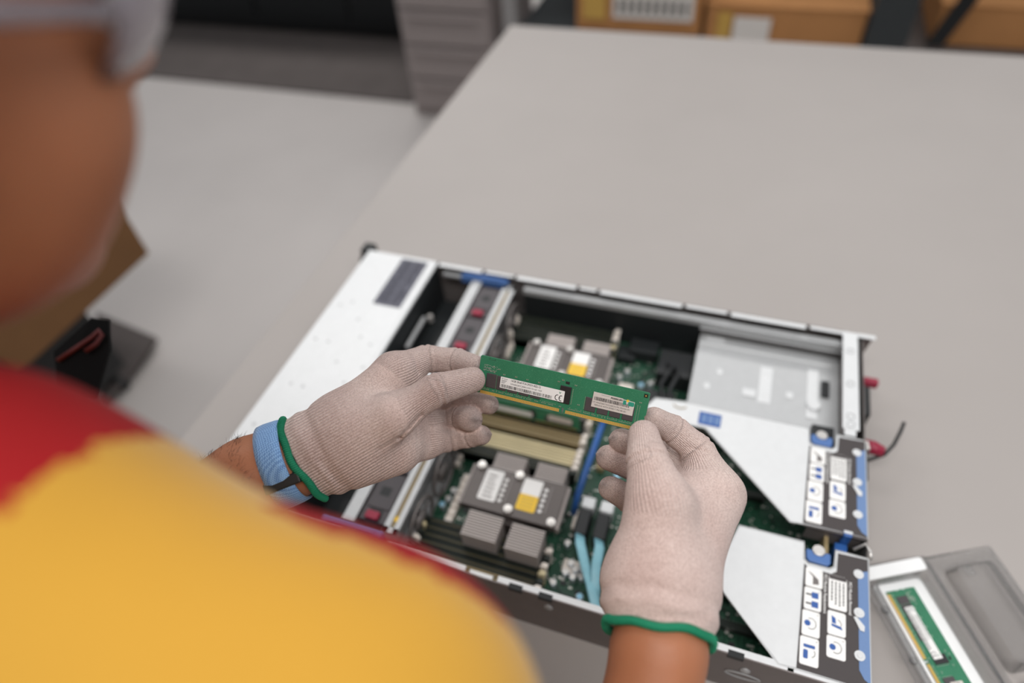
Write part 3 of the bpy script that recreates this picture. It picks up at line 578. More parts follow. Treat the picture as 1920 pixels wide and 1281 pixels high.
# ------------------------------------------------------------------ memory modules
DL, DH = 0.13335, 0.03125
def memory_module(label, full=True):
    e = empty('memory_module', label=label, cat='memory module', group='green memory modules')
    pts = [(0,0.0),(0.0018,0.0),(0.0022,0.0004),(0.0658+0.0015,0.0004),(0.0675,0),(0.0700,0),(0.0700,0.0036),(0.0704,0.0040),(0.0714,0.0040),(0.0718,0.0036),(0.0718,0),(0.128,0),(0.1283,0.0),(DL,0.0),
           (DL,0.0105),(DL-0.0012,0.0120),(DL,0.0135),(DL,DH-0.0008),(DL-0.0008,DH),(0.0008,DH),(0,DH-0.0008),(0,0.0205),(0.0012,0.0190),(0,0.0175),(0,0.0135),(0.0012,0.0120),(0,0.0105)]
    bd = MB().prism(pts,-0.0006,0.0006).build('circuit_board', M_dimm, e)
    m = MB()
    for i in range(77): m.box(0.0030+i*0.00085,0.00362+i*0.00085,0.0002,0.0026,0.0006,0.00066)
    for i in range(67): m.box(0.0733+i*0.00085,0.07392+i*0.00085,0.0002,0.0026,0.0006,0.00066)
    m.build('contact_fingers', M_gold, bd, label='row of gold contacts')
    m = MB(); m.box(0.0026,0.0683,0.0,0.0002,-0.0006,0.00062); m.box(0.0730,0.1303,0.0,0.0002,-0.0006,0.00062); m.build('gold_edge', M_gold, bd)
    chips = [(0.0070,0.0150,0.0066,0.0182)]+[(0.0158+i*0.0094,0.0240+i*0.0094,0.0066,0.0178) for i in range(4)]+[(0.0875+i*0.0096,0.0957+i*0.0096,0.0066,0.0176) for i in range(4)]
    for c in chips: MB().box(*c,0.0006,0.0016).build('memory_chip', M_chip, e, bevel=0.0002)
    MB().box(0.0668,0.0755,0.0082,0.0220,0.0006,0.0017).build('register_chip', M_chipd, e, bevel=0.0002)
    MB().box(0.0703,0.0732,0.0242,0.0258,0.0006,0.0014).build('sensor_chip', M_chipd, e)
    if full:
        m = MB()
        for x, y in ((0.0210,0.0197),(0.0308,0.0200),(0.0401,0.0199),(0.0497,0.0199),(0.0648,0.0243),(0.0782,0.0243),(0.1278,0.0226),(0.0686,0.0047),(0.0825,0.0095),(0.0165,0.0231),(0.0680,0.0262),(0.1190,0.0222)):
            m.box(x-0.0008,x-0.0003,y-0.0004,y+0.0004,0.0006,0.0011).box(x+0.0003,x+0.0008,y-0.0004,y+0.0004,0.0006,0.0011)
        for x0, x1 in ((0.004,0.066),(0.075,0.125)):
            for i in range(int((x1-x0)/0.0011)):
                if random.random() < 0.75: m.box(x0+i*0.0011,x0+i*0.0011+0.0005,0.0040,0.0046,0.0006,0.0009)
                if random.random() < 0.55: m.box(x0+i*0.0011,x0+i*0.0011+0.0004,0.0053,0.0057,0.0006,0.0008)
        for i in range(13): m.box(0.0160-0.0012,0.0160-0.0007,0.0068+i*0.0009,0.0072+i*0.0009,0.0006,0.0009).box(0.0764,0.0769,0.0085+i*0.001,0.0089+i*0.001,0.0006,0.0009).box(0.1260,0.1264,0.0062+i*0.0011,0.0067+i*0.0011,0.0006,0.0009).box(0.1278,0.1281,0.0062+i*0.0011,0.0067+i*0.0011,0.0006,0.0009).box(0.0866,0.0870,0.0072+i*0.0008,0.0075+i*0.0008,0.0006,0.0008)
        for i in range(60): x = random.uniform(0.003,0.014); y = random.uniform(0.019,0.0245); m.box(x,x+random.uniform(0.0004,0.0016),y,y+0.0003,0.0006,0.0008)
        m.build('solder_pads', M_solder, bd)
        m = MB()
        for i in range(260):
            x = random.uniform(0.008,0.130); y = random.uniform(0.0205,0.0300); m.add([(x,y,0.00062),(x+0.0006,y+0.0004,0.00062),(x+0.0007,y+0.00055,0.00062),(x+0.0001,y+0.00015,0.00062)],[(0,1,2,3)])
        m.build('via_marks', mat('via_green', (110,170,136), 0.5), bd)
        MB().box(DL-0.0042,DL-0.0012,DH-0.0042,DH-0.0012,0.0006,0.00064).build('corner_pad', M_slot, bd); MB().cyl((DL-0.0027,DH-0.0027,0.00064),0.0005,0.0001,12).build('corner_dot', M_gold, bd)
        MB().box(0.0075,0.0078,DH-0.0022,DH-0.0008,0.0006,0.00063).box(0.0090,0.0120,DH-0.0022,DH-0.0020,0.0006,0.00063).box(0.0120,0.0123,DH-0.0022,DH-0.0008,0.0006,0.00063).build('board_mark', M_ink, bd)
    # label one
    la = MB().prism(rrect(0.0188,0.0708,0.0088,0.0180,0.0004),0.0017,0.00178).build('label', M_white, e, label='white maker label with CE mark')
    z = 0.0018
    if full:
        text_mesh('lettering','16GB 2Rx8 PC4-2933Y-RE2-12',0.00232,T(0.0272,0.0157,z),M_ink,la,0.00002,xs=0.82,bold=0.00003)
        text_mesh('lettering','HMA82GR7CJR8N-WM T4 AD 1939',0.0018,T(0.0272,0.0131,z),M_ink,la,0.00002,xs=0.93)
        text_mesh('lettering','SK hynix',0.0014,T(0.0197,0.0162,z),M_ink,la,0.00002)
        for i in range(3): MB().box(0.0197,0.0240-0.0008*i,0.0149-i*0.0010,0.0154-i*0.0010,z,z+0.00002).build('print_line', mat('grey_ink',(150,148,150)), la)
        m = MB(); x = 0.0197
        while x < 0.0612:
            wv = random.choice((0.0002,0.0003,0.0005)); m.box(x,x+wv,0.0094,0.0120,z,z+0.00002); x += wv+random.choice((0.0002,0.0003,0.0005))
        m.build('barcode', M_ink, la)
        for cx, op in ((0.0655,1),(0.0686,1)):
            arc = [(cx+0.0016*math.cos(a),0.0117+0.0021*math.sin(a),z) for a in [math.radians(70+11*k) for k in range(21)]]
            MB().tube(arc,0.00030,5,flat=0.3,nrm=(0,0,1)).build('certification_mark', M_ink, la)
        MB().box(0.0671,0.0682,0.01150,0.01195,z,z+0.00002).build('certification_mark', M_ink, la)
        MB().prism([(0.0664,0.0168),(0.0669,0.0168),(0.0673,0.0157),(0.0670,0.0153)],z,z+0.00002).prism([(0.0678,0.0168),(0.0682,0.0168),(0.0673,0.0150),(0.0671,0.0153)],z,z+0.00002).build('green_mark', M_green, la)
    # label two
    lb = MB().prism([(0.0922,0.0111),(0.1236,0.0111),(0.1238,0.0220),(0.1150,0.0224),(0.1148,0.0229),(0.0926,0.0232)],0.0017,0.00178).build('label', mat('silver_label',(214,206,200),0.5,0.1), e, label='silver grey spare part label')
    if full:
        text_mesh('lettering','CT: MAST0ACTDCU6ECN PN: P03050-091',0.00165,T(0.0929,0.0146,z),M_ink,lb,0.00002,xs=0.94)
        text_mesh('lettering','REPLACE WITH SPARE P: P06188-001',0.00165,T(0.0945,0.0125,z),M_ink,lb,0.00002,xs=0.92)
        text_mesh('lettering','P03050-091',0.0019,T(0.1058,0.0206,z),M_ink,lb,0.00002,bold=0.00008)
        MB().box(0.0985,0.1050,0.0217,0.0220,z,z+0.00002).build('print_line', mat('grey_ink',(150,148,150)), lb)
        m = MB(); x = 0.0936
        while x < 0.1205:
            wv = random.choice((0.0002,0.0004,0.0005)); m.box(x,x+wv,0.0168,0.0196,z,z+0.00002); x += wv+random.choice((0.0002,0.0003,0.0004))
        m.build('barcode', M_ink, lb)
        MB().prism(rrect(0.1190,0.1236,0.0182,0.0216,0.0010),z,z+0.00003).prism([(0.1152,0.0185),(0.1175,0.0185),(0.1175,0.0218),(0.1152,0.0218)],z,z+0.00003).build('hologram', mat('teal_hologram',(70,190,170),0.25,0.5), lb)
        MB().cyl((0.1184,0.0219,z),0.0010,0.00003,12).build('hologram', M_yellowlab, lb)
    return e
md = memory_module('green memory module with two labels held between the gloved hands')
md.matrix_world = T(-0.3586,0.0567,0.3192+TZ) @ Matrix(((0.9998,0.0178,0.0),(-0.0095,0.5368,-0.8437),(-0.015,0.8435,0.5369))).to_4x4()
# module lying in the clear package
ax = Vector((0.470,-0.883,0)); ay = Vector((0.883,0.470,0))
PK = Matrix(((ax.x,ay.x,0,0.040),(ax.y,ay.y,0,0.141),(0,0,1,TZ),(0,0,0,1)))
m2 = memory_module('green memory module lying in the open clear plastic package'); m2.matrix_world = PK @ T(0,0,0.0085)
# module standing in a slot of the middle bank
m3 = memory_module('memory module plugged upright into the middle bank of server slots', False)
m3.matrix_world = T(-0.4545,0.2399,0.0290+TZ) @ Matrix.Rotation(math.pi/2,4,'X')
part(MB().box(xa,xb,0.2399-0.0034,0.2399-0.0008,BZ,0.030).box(xa,xb,0.2399+0.0008,0.2399+0.0034,BZ,0.030).box(xa,xb,0.2365,0.2433,BZ,0.0285), 'memory_slot', M_slot, label='dark memory slot')
# clear package
pk = empty('plastic_package', M=PK, label='open clear plastic clamshell package on the table beside the server', cat='package')
def shell(mb_pts, mname, z0, z1, inset, r=0.006, thick=0.0006, open_top=True, name='tray'):
    x0, x1, y0, y1 = mb_pts; N = 6
    a = rrect(x0,x1,y0,y1,r,N); b = rrect(x0+inset,x1-inset,y0+inset,y1-inset,r,N); k = len(a)
    vs = [(x,y,z0) for x, y in a]+[(x,y,z1) for x, y in b]; fs = [(i,(i+1)%k,k+(i+1)%k,k+i) for i in range(k)]+[tuple(range(k,2*k))]
    mb = MB(); mb.add(vs, fs); o = mb.build(name, M_clear, pk, smooth=False)
    s = o.modifiers.new('solid','SOLIDIFY'); s.thickness = thick
    return o
def ring(x0,x1,y0,y1,X0,X1,Y0,Y1,z,name,r=0.006):
    a = rrect(X0,X1,Y0,Y1,r,6); b = rrect(x0,x1,y0,y1,r*0.7,6); k = len(a)
    mb = MB().add([(x,y,z) for x, y in a]+[(x,y,z) for x, y in b], [(i,(i+1)%k,k+(i+1)%k,k+i) for i in range(k)])
    o = mb.build(name, M_clear, pk); s = o.modifiers.new('solid','SOLIDIFY'); s.thickness = 0.0006; return o
MB().prism(rrect(-0.0100,0.155,-0.0085,0.0445,0.003),0.0012,0.0068).prism(rrect(-0.0255,-0.0115,-0.023,0.050,0.003),0.0190,0.0194).build('highlight_sheet', M_highlight, pk, bevel=0.0006, label='white highlight of the package, laid in as flat sheets')  # white sheets standing in for the gloss highlight on tray and flange
shell((-0.011,0.158,-0.010,0.046),'tray',0.0185,0.0008,0.003,name='tray')
ring(-0.011,0.158,-0.010,0.046,-0.026,0.172,-0.024,0.056,0.0185,'tray_flange')
MB().tube([(-0.026,-0.020,0.0185),(-0.026,0.054,0.0185),(0.172,0.054,0.0185)],0.0011,6).tube([(0.172,-0.024,0.0185),(-0.022,-0.024,0.0185)],0.0009,6).build('flange_bead', M_clear, pk, smooth=True)
for x in (0.02,0.07,0.12): MB().cyl((x,-0.016,0.0185),0.004,0.003,16,r2=0.003).build('snap_button', M_clear, pk, smooth=True)
shell((-0.012,0.095,0.074,0.124),'lid',0.0035,0.0200,0.004,name='lid_panel')
shell((0.104,0.160,0.074,0.124),'lid',0.0035,0.0160,0.004,name='lid_panel')
ring(-0.012,0.160,0.072,0.126,-0.028,0.172,0.060,0.140,0.0035,'lid_flange')
MB().tube([(-0.028,0.062,0.0035),(-0.028,0.138,0.0035),(0.172,0.140,0.0035)],0.0011,6).build('flange_bead', M_clear, pk, smooth=True)
MB().add([(-0.02,0.056,0.0185),(0.165,0.056,0.0185),(-0.02,0.060,0.0035),(0.165,0.060,0.0035)],[(0,1,3,2)]).build('hinge', M_clear, pk)
MB().prism(rrect(-0.006,0.004,0.085,0.094,0.002),0.0205,0.0225).build('snap_button', M_clear, pk, bevel=0.001)
# ------------------------------------------------------------------ smooth bodies from blended round cones
def A3(v): return np.array(v, dtype=np.float32)
class Field:
    def __init__(s, lo, hi, h):
        s.lo = A3(lo); s.h = h; s.n = np.ceil((A3(hi)-s.lo)/h).astype(int)+1
        s.F = np.full(tuple(s.n), 0.03, dtype=np.float32)
    def sub(s, bl, bh):
        i0 = np.clip(np.floor((A3(bl)-s.lo)/s.h).astype(int), 0, s.n-1); i1 = np.clip(np.ceil((A3(bh)-s.lo)/s.h).astype(int)+1, 1, s.n)
        sl = tuple(slice(a, b) for a, b in zip(i0, i1))
        g = [s.lo[k]+s.h*np.arange(i0[k], i1[k], dtype=np.float32) for k in range(3)]
        return sl, np.meshgrid(*g, indexing='ij')
    def blend(s, fn, bl, bh, k, F=None, cut=False):
        F = s.F if F is None else F; m = k+0.006
        sl, g = s.sub(A3(bl)-m, A3(bh)+m)
        if min(x.stop-x.start for x in sl) <= 0: return
        d = fn(g); a = F[sl]
        if cut: a = -a
        if k > 0: h = np.maximum(k-np.abs(a-d), 0)/k; r = np.minimum(a, d)-h*h*k*0.25
        else: r = np.minimum(a, d)
        F[sl] = -r if cut else r
def cone_fn(a, b, ra, rb, nrm=None, fl=1.0):
    a = A3(a); b = A3(b); ba = b-a; L2 = float(ba@ba)+1e-12; nn = None if nrm is None else A3(nrm)/np.linalg.norm(A3(nrm))
    def fn(g):
        p = [g[i]-a[i] for i in range(3)]
        t = np.clip((p[0]*ba[0]+p[1]*ba[1]+p[2]*ba[2])/L2, 0, 1)
        q = [p[i]-t*ba[i] for i in range(3)]; d2 = q[0]**2+q[1]**2+q[2]**2
        if nn is not None:
            wn = q[0]*nn[0]+q[1]*nn[1]+q[2]*nn[2]; d2 = d2+wn*wn*(fl*fl-1)
        return np.sqrt(d2)-(ra+(rb-ra)*t)
    return fn
def add_cone(fd, a, b, ra, rb, k=0.004, F=None, nrm=None, fl=1.0, cut=False):
    r = max(ra, rb); fd.blend(cone_fn(a,b,ra,rb,nrm,fl), np.minimum(A3(a),A3(b))-r, np.maximum(A3(a),A3(b))+r, k, F, cut)
def add_ell(fd, c, R, rad, k=0.01, cut=False):
    c = A3(c); R = np.array(R, dtype=np.float32); rm = max(rad)
    def fn(g):
        p = [g[i]-c[i] for i in range(3)]
        q = [(p[0]*R[0,i]+p[1]*R[1,i]+p[2]*R[2,i])/rad[i] for i in range(3)]
        return (np.sqrt(q[0]**2+q[1]**2+q[2]**2)-1)*min(rad)
    fd.blend(fn, c-rm, c+rm, k, None, cut)
def surface(fd):
    F = fd.F; n = fd.n; ins = F < 0; P = []; Cc = []; quads = []
    sh = tuple(n)
    for ax in range(3):
        s0 = [slice(None)]*3; s1 = [slice(None)]*3; s0[ax] = slice(0,-1); s1[ax] = slice(1,None)
        cr = ins[tuple(s0)] != ins[tuple(s1)]
        o1, o2 = [(1,2),(2,0),(0,1)][ax]
        idx = np.nonzero(cr); I = np.stack(idx, 1)
        ok = (I[:,o1] > 0) & (I[:,o2] > 0) & (I[:,o1] < n[o1]-1) & (I[:,o2] < n[o2]-1); I = I[ok]
        J = I.copy(); J[:,ax] += 1
        f0 = F[I[:,0],I[:,1],I[:,2]]; f1 = F[J[:,0],J[:,1],J[:,2]]; t = f0/(f0-f1)
        pos = I.astype(np.float64); pos[:,ax] += t
        cells = []
        for d1, d2 in ((-1,-1),(0,-1),(0,0),(-1,0)):
            c = I.copy(); c[:,o1] += d1; c[:,o2] += d2
            cells.append((c[:,0]*sh[1]+c[:,1])*sh[2]+c[:,2])
        q = np.stack(cells, 1); flip = f0 > 0; q[flip] = q[flip][:, ::-1]
        quads.append(q)
        for c in cells: Cc.append(c); P.append(pos)
    Cc = np.concatenate(Cc); P = np.concatenate(P); Q = np.concatenate(quads)
    u, inv = np.unique(Cc, return_inverse=True); cnt = np.bincount(inv)
    V = np.stack([np.bincount(inv, P[:,i])/cnt for i in range(3)], 1)*fd.h+fd.lo
    Q = np.searchsorted(u, Q)
    return V, Q
def smooth_mesh(V, Q, it=2, lam=0.5):
    e = np.concatenate([Q[:,[0,1]],Q[:,[1,2]],Q[:,[2,3]],Q[:,[3,0]]])
    for _ in range(it):
        S = np.zeros_like(V); c = np.bincount(e[:,0], minlength=len(V))+np.bincount(e[:,1], minlength=len(V))
        for i in range(3): S[:,i] = np.bincount(e[:,0], V[e[:,1],i], minlength=len(V))+np.bincount(e[:,1], V[e[:,0],i], minlength=len(V))
        V = V*(1-lam)+lam*S/np.maximum(c,1)[:,None]
    return V
def mesh_from(name, V, Q, m, parent, off=None):
    me = D.meshes.new(name); me.vertices.add(len(V)); me.vertices.foreach_set('co', V.astype(np.float32).ravel())
    me.loops.add(len(Q)*4); me.polygons.add(len(Q)); me.loops.foreach_set('vertex_index', Q.astype(np.int32).ravel())
    me.polygons.foreach_set('loop_start', np.arange(0,len(Q)*4,4,dtype=np.int32)); me.update(calc_edges=True); me.validate()
    me.polygons.foreach_set('use_smooth', np.ones(len(me.polygons), dtype=bool)); me.materials.append(m)
    o = D.objects.new(name, me); COL.objects.link(o); rel(o, parent); return o

# ------------------------------------------------------------------ the person
PERSON = empty('person', (-0.47,-0.30,0.0), label='person in a yellow and red shirt and knit gloves, leaning over the server', cat='person')
def V3(x, y, z): return (x, y, z)

def glove(spec):
    prims = []     # a, b, ra, rb, group
    pts = []
    for g in spec['palm']+[s for f in spec['fingers'] for s in f['segs']]: pts += [g[0], g[1]]
    P_ = np.array(pts); lo = P_.min(0)-0.042; hi = P_.max(0)+0.042; h = spec.get('h', 0.00105)
    fd = Field(lo, hi, h)
    nrm = spec['nrm']
    for (a,b,ra,rb,fl) in spec['palm']:
        add_cone(fd, a, b, ra, rb, 0.018, None, nrm, fl); prims.append((a,b,ra,rb,'p'))
    base = fd.F.copy(); out = base.copy()
    for fi_, f in enumerate(spec['fingers']):
        F = np.full_like(base, 0.03)
        for (a,b,ra,rb) in f['segs']:
            add_cone(fd, a, b, ra, rb, 0.0035, F); prims.append((a,b,ra,rb,'f%d' % fi_))
        # the closing seam makes a small nub at each tip
        a, b, ra, rb = f['segs'][-1]; t = (A3(b)-A3(a)); t /= np.linalg.norm(t); dn = A3(nrm)*0.35; tp = A3(b)+(t-dn)/np.linalg.norm(t-dn)*(rb+0.0002)
        add_cone(fd, tp, tp+t*0.0008, 0.0016, 0.0011, 0.002, F)
        # knitted creases round each joint
        for i in range(len(f['segs'])-1):
            a, b, ra, rb = f['segs'][i]; c, d_, rc, rd = f['segs'][i+1]; J = A3(b)
            t = (A3(b)-A3(a)); t /= np.linalg.norm(t); t2 = A3(d_)-A3(c); t2 /= np.linalg.norm(t2); t = t+t2; t /= np.linalg.norm(t); R_ = rb*1.7
            sl, g = fd.sub(J-R_, J+R_)
            s_ = (g[0]-J[0])*t[0]+(g[1]-J[1])*t[1]+(g[2]-J[2])*t[2]
            F[sl] += 0.0015*np.exp(-(s_/0.0011)**2)+0.0005*np.exp(-((s_-0.005)/0.0012)**2)
        k = f.get('k', 0.009); hh = np.maximum(k-np.abs(base-F), 0)/k
        out = np.minimum(out, np.minimum(base, F)-hh*hh*k*0.25)
    fd.F = out
    # a tuck across the web and loose wrinkles at the cuff
    a0 = A3(spec['palm'][0][0]); ax_ = A3(spec['palm'][0][1])-a0; ax_ /= np.linalg.norm(ax_)
    g = np.meshgrid(*[fd.lo[k]+fd.h*np.arange(fd.n[k], dtype=np.float32) for k in range(3)], indexing='ij')
    s_ = (g[0]-a0[0])*ax_[0]+(g[1]-a0[1])*ax_[1]+(g[2]-a0[2])*ax_[2]
    wob = 0.0009*np.sin(g[0]*210+g[2]*160)
    fd.F += -0.0014*np.exp(-((s_-0.010+wob)/0.0035)**2)+0.0010*np.exp(-((s_-0.019+wob)/0.0028)**2)
    fd.F = np.maximum(fd.F, -s_)
    for (c, d_, w_, dep_) in spec.get('folds', []):
        c = A3(c); d_ = A3(d_); L_ = d_-c; ll = np.linalg.norm(L_); L_ /= ll
        vd = A3(nrm); vd = vd-L_*(vd@L_); vd /= np.linalg.norm(vd)
        p = [g[i]-c[i] for i in range(3)]; pv = p[0]*vd[0]+p[1]*vd[1]+p[2]*vd[2]; p = [p[i]-pv*vd[i] for i in range(3)]; t = np.clip(p[0]*L_[0]+p[1]*L_[1]+p[2]*L_[2], 0, ll)
        dd = np.sqrt(sum((p[i]-t*L_[i])**2 for i in range(3)))
        fd.F += dep_*np.exp(-(dd/w_)**2)
    V, Q = surface(fd); V = smooth_mesh(V, Q, 2, 0.45)
    # knit coordinates
    W0 = a0; across = np.cross(A3(nrm), ax_); across /= np.linalg.norm(across)
    best = np.full(len(V), 1e9); gid = np.zeros(len(V), dtype=int); rib = np.zeros(len(V)); row = np.zeros(len(V)); amp = np.zeros(len(V))
    camd = A3(nrm)/np.linalg.norm(nrm)
    cum = {}
    for pi_, (a,b,ra,rb,gk) in enumerate(prims):
        a = A3(a); b = A3(b); ba = b-a; L_ = np.linalg.norm(ba); d_ = ba/L_; p = V-a; t = np.clip(p@ba/(L_*L_), 0, 1); q = p-t[:,None]*ba
        r = ra+(rb-ra)*t; dist = np.linalg.norm(q,axis=1)-r+(0.004 if gk == 'p' else 0); m_ = dist < best; best[m_] = dist[m_]; gid[m_] = int(gk[1:]) if gk != 'p' else -1; c0_ = cum.get(gk, 0.0); cum[gk] = c0_+L_
        if gk != 'p':
            e1 = camd-d_*(camd@d_); e1 /= np.linalg.norm(e1); e2 = np.cross(d_, e1); ang = np.arctan2(q@e2, q@e1)
            rib[m_] = (ang*0.010/0.00125)[m_]; row[m_] = ((p@d_+c0_)/0.0011)[m_]; amp[m_] = spec.get('famp', 0.75)
        else:
            al = (V-W0)@ax_; rib[m_] = (((V-W0)@across)/0.0021)[m_]; row[m_] = (al/0.0011)[m_]
            amp[m_] = (spec.get('pamp',1.0)*np.clip(1.15-al/0.085, 0.25, 1.0))[m_]
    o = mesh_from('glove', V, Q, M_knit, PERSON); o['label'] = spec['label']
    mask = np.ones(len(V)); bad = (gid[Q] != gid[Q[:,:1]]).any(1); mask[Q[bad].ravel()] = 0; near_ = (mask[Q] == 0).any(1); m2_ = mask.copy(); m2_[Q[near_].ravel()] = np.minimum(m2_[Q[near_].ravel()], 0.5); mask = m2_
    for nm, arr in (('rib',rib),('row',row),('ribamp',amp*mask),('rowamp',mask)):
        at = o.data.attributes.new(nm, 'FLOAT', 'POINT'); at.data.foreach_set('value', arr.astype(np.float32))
    # bound green edge
    r0 = spec['palm'][0][2]; fl = spec['palm'][0][4]; N = 72; pts = []
    v2 = np.cross(ax_, across)
    for i in range(N):
        a = 2*math.pi*i/N; wv = 0.0012*math.sin(3*a+0.6)+0.0007*math.sin(7*a)
        pts.append(a0+across*math.cos(a)*(r0+0.0004)+v2*math.sin(a)*(r0/fl+0.0004)+ax_*(wv-0.001))
    rads = [0.0026+0.00022*math.sin(i*math.pi*1.0) for i in range(N)]
    tm = MB(); tm.tube([tuple(p) for p in pts], rads, 10, closed=True)
    for i in range(N*2):        # stitches over the edge
        f_ = i/2; k0 = int(f_) % N; k1 = (k0+1) % N; c = pts[k0]*(1-(f_-int(f_)))+pts[k1]*(f_-int(f_)); tn = pts[k1]-pts[k0]; tn /= np.linalg.norm(tn)
        rr = (c-a0); rr -= ax_*(rr@ax_); rr /= np.linalg.norm(rr)
        arc = [tuple(c+rr*0.0029*math.cos(t)+ax_*0.0029*math.sin(t)+tn*0.0004*t) for t in (-1.3,-0.6,0,0.6,1.3)]
        tm.tube(arc, 0.0004, 4)
    t = tm.build('green_edge', M_green, None, smooth=True, label='green bound edge of the glove'); t.parent = o
    t.location = (0,0,0)
    return o

left = dict(label='pink grey knit glove on the left hand', nrm=(0.438,-0.452,0.777), pamp=1.0, famp=0.7, palm=[
    (V3(-0.4633,-0.0367,1.2162), V3(-0.4412,-0.0143,1.2219), .0330, .0295, 1.12),
    (V3(-0.4416,-0.0019,1.2245), V3(-0.4247,0.0464,1.2339), .0235, .0160, 1.0),
    (V3(-0.4426,-0.0074,1.2188), V3(-0.4171,0.0466,1.2094), .024, .0160, 1.0),
    (V3(-0.4391,-0.0125,1.2131), V3(-0.4062,0.0389,1.1850), .023, .0145, 1.0),
    (V3(-0.4361,-0.0173,1.2065), V3(-0.3978,0.0242,1.1761), .020, .0135, 1.0),
    (V3(-0.4340,-0.0239,1.2096), V3(-0.4058,-0.0023,1.1987), .0175, .0155, 1.0),
    (V3(-0.4347,-0.0195,1.2233), V3(-0.4016,0.0003,1.2432), .020, .0160, 1.0)],
  fingers=[
    dict(k=.012, segs=[(V3(-0.4027,0.0037,1.2397), V3(-0.3760,0.0272,1.2514), .0140, .0122), (V3(-0.3760,0.0272,1.2514), V3(-0.3579,0.0519,1.2401), .0122, .0100)]),
    dict(k=.008, segs=[(V3(-0.4249,0.0470,1.2345), V3(-0.4114,0.0770,1.2211), .0140, .0118), (V3(-0.4114,0.0770,1.2211), V3(-0.3854,0.0806,1.2228), .0112, .0100), (V3(-0.3854,0.0806,1.2228), V3(-0.3658,0.0731,1.2311), .0100, .0086)]),
    dict(k=.006, segs=[(V3(-0.4171,0.0466,1.2094), V3(-0.3906,0.0716,1.1827), .0125, .0108), (V3(-0.3906,0.0716,1.1827), V3(-0.3675,0.0688,1.1882), .0108, .0100), (V3(-0.3675,0.0688,1.1882), V3(-0.3530,0.0632,1.1959), .0098, .0082)]),
    dict(k=.006, segs=[(V3(-0.4062,0.0389,1.1850), V3(-0.3927,0.0569,1.1694), .0120, .0105), (V3(-0.3927,0.0569,1.1694), V3(-0.3755,0.0549,1.1792), .0105, .0108), (V3(-0.3755,0.0549,1.1792), V3(-0.3652,0.0486,1.1905), .0110, .0106)]),
    dict(k=.006, segs=[(V3(-0.3978,0.0242,1.1761), V3(-0.3826,0.0400,1.1662), .0108, .0098), (V3(-0.3826,0.0400,1.1662), V3(-0.3654,0.0443,1.1718), .0098, .0092), (V3(-0.3654,0.0443,1.1718), V3(-0.3544,0.0438,1.1783), .0092, .0082)])],
  folds=[(V3(-0.3875,0.0209,1.2311), V3(-0.3995,0.0030,1.2200), .0013, .0019), (V3(-0.3995,0.0030,1.2200), V3(-0.4101,-0.0076,1.2149), .0016, .0010), (V3(-0.4105,0.0599,1.2458), V3(-0.4038,0.0511,1.2357), .0012, .0014), (V3(-0.3987,0.0220,1.2088), V3(-0.3927,0.0044,1.1914), .0009, .0007), (V3(-0.3917,0.0297,1.1991), V3(-0.3856,0.0167,1.1856), .0010, .0009), (V3(-0.4476,-0.0349,1.2188), V3(-0.4322,-0.0433,1.2059), .0018, .0011), (V3(-0.4504,-0.0399,1.2156), V3(-0.4378,-0.0470,1.2048), .0014, .0008)])
GL = glove(left)
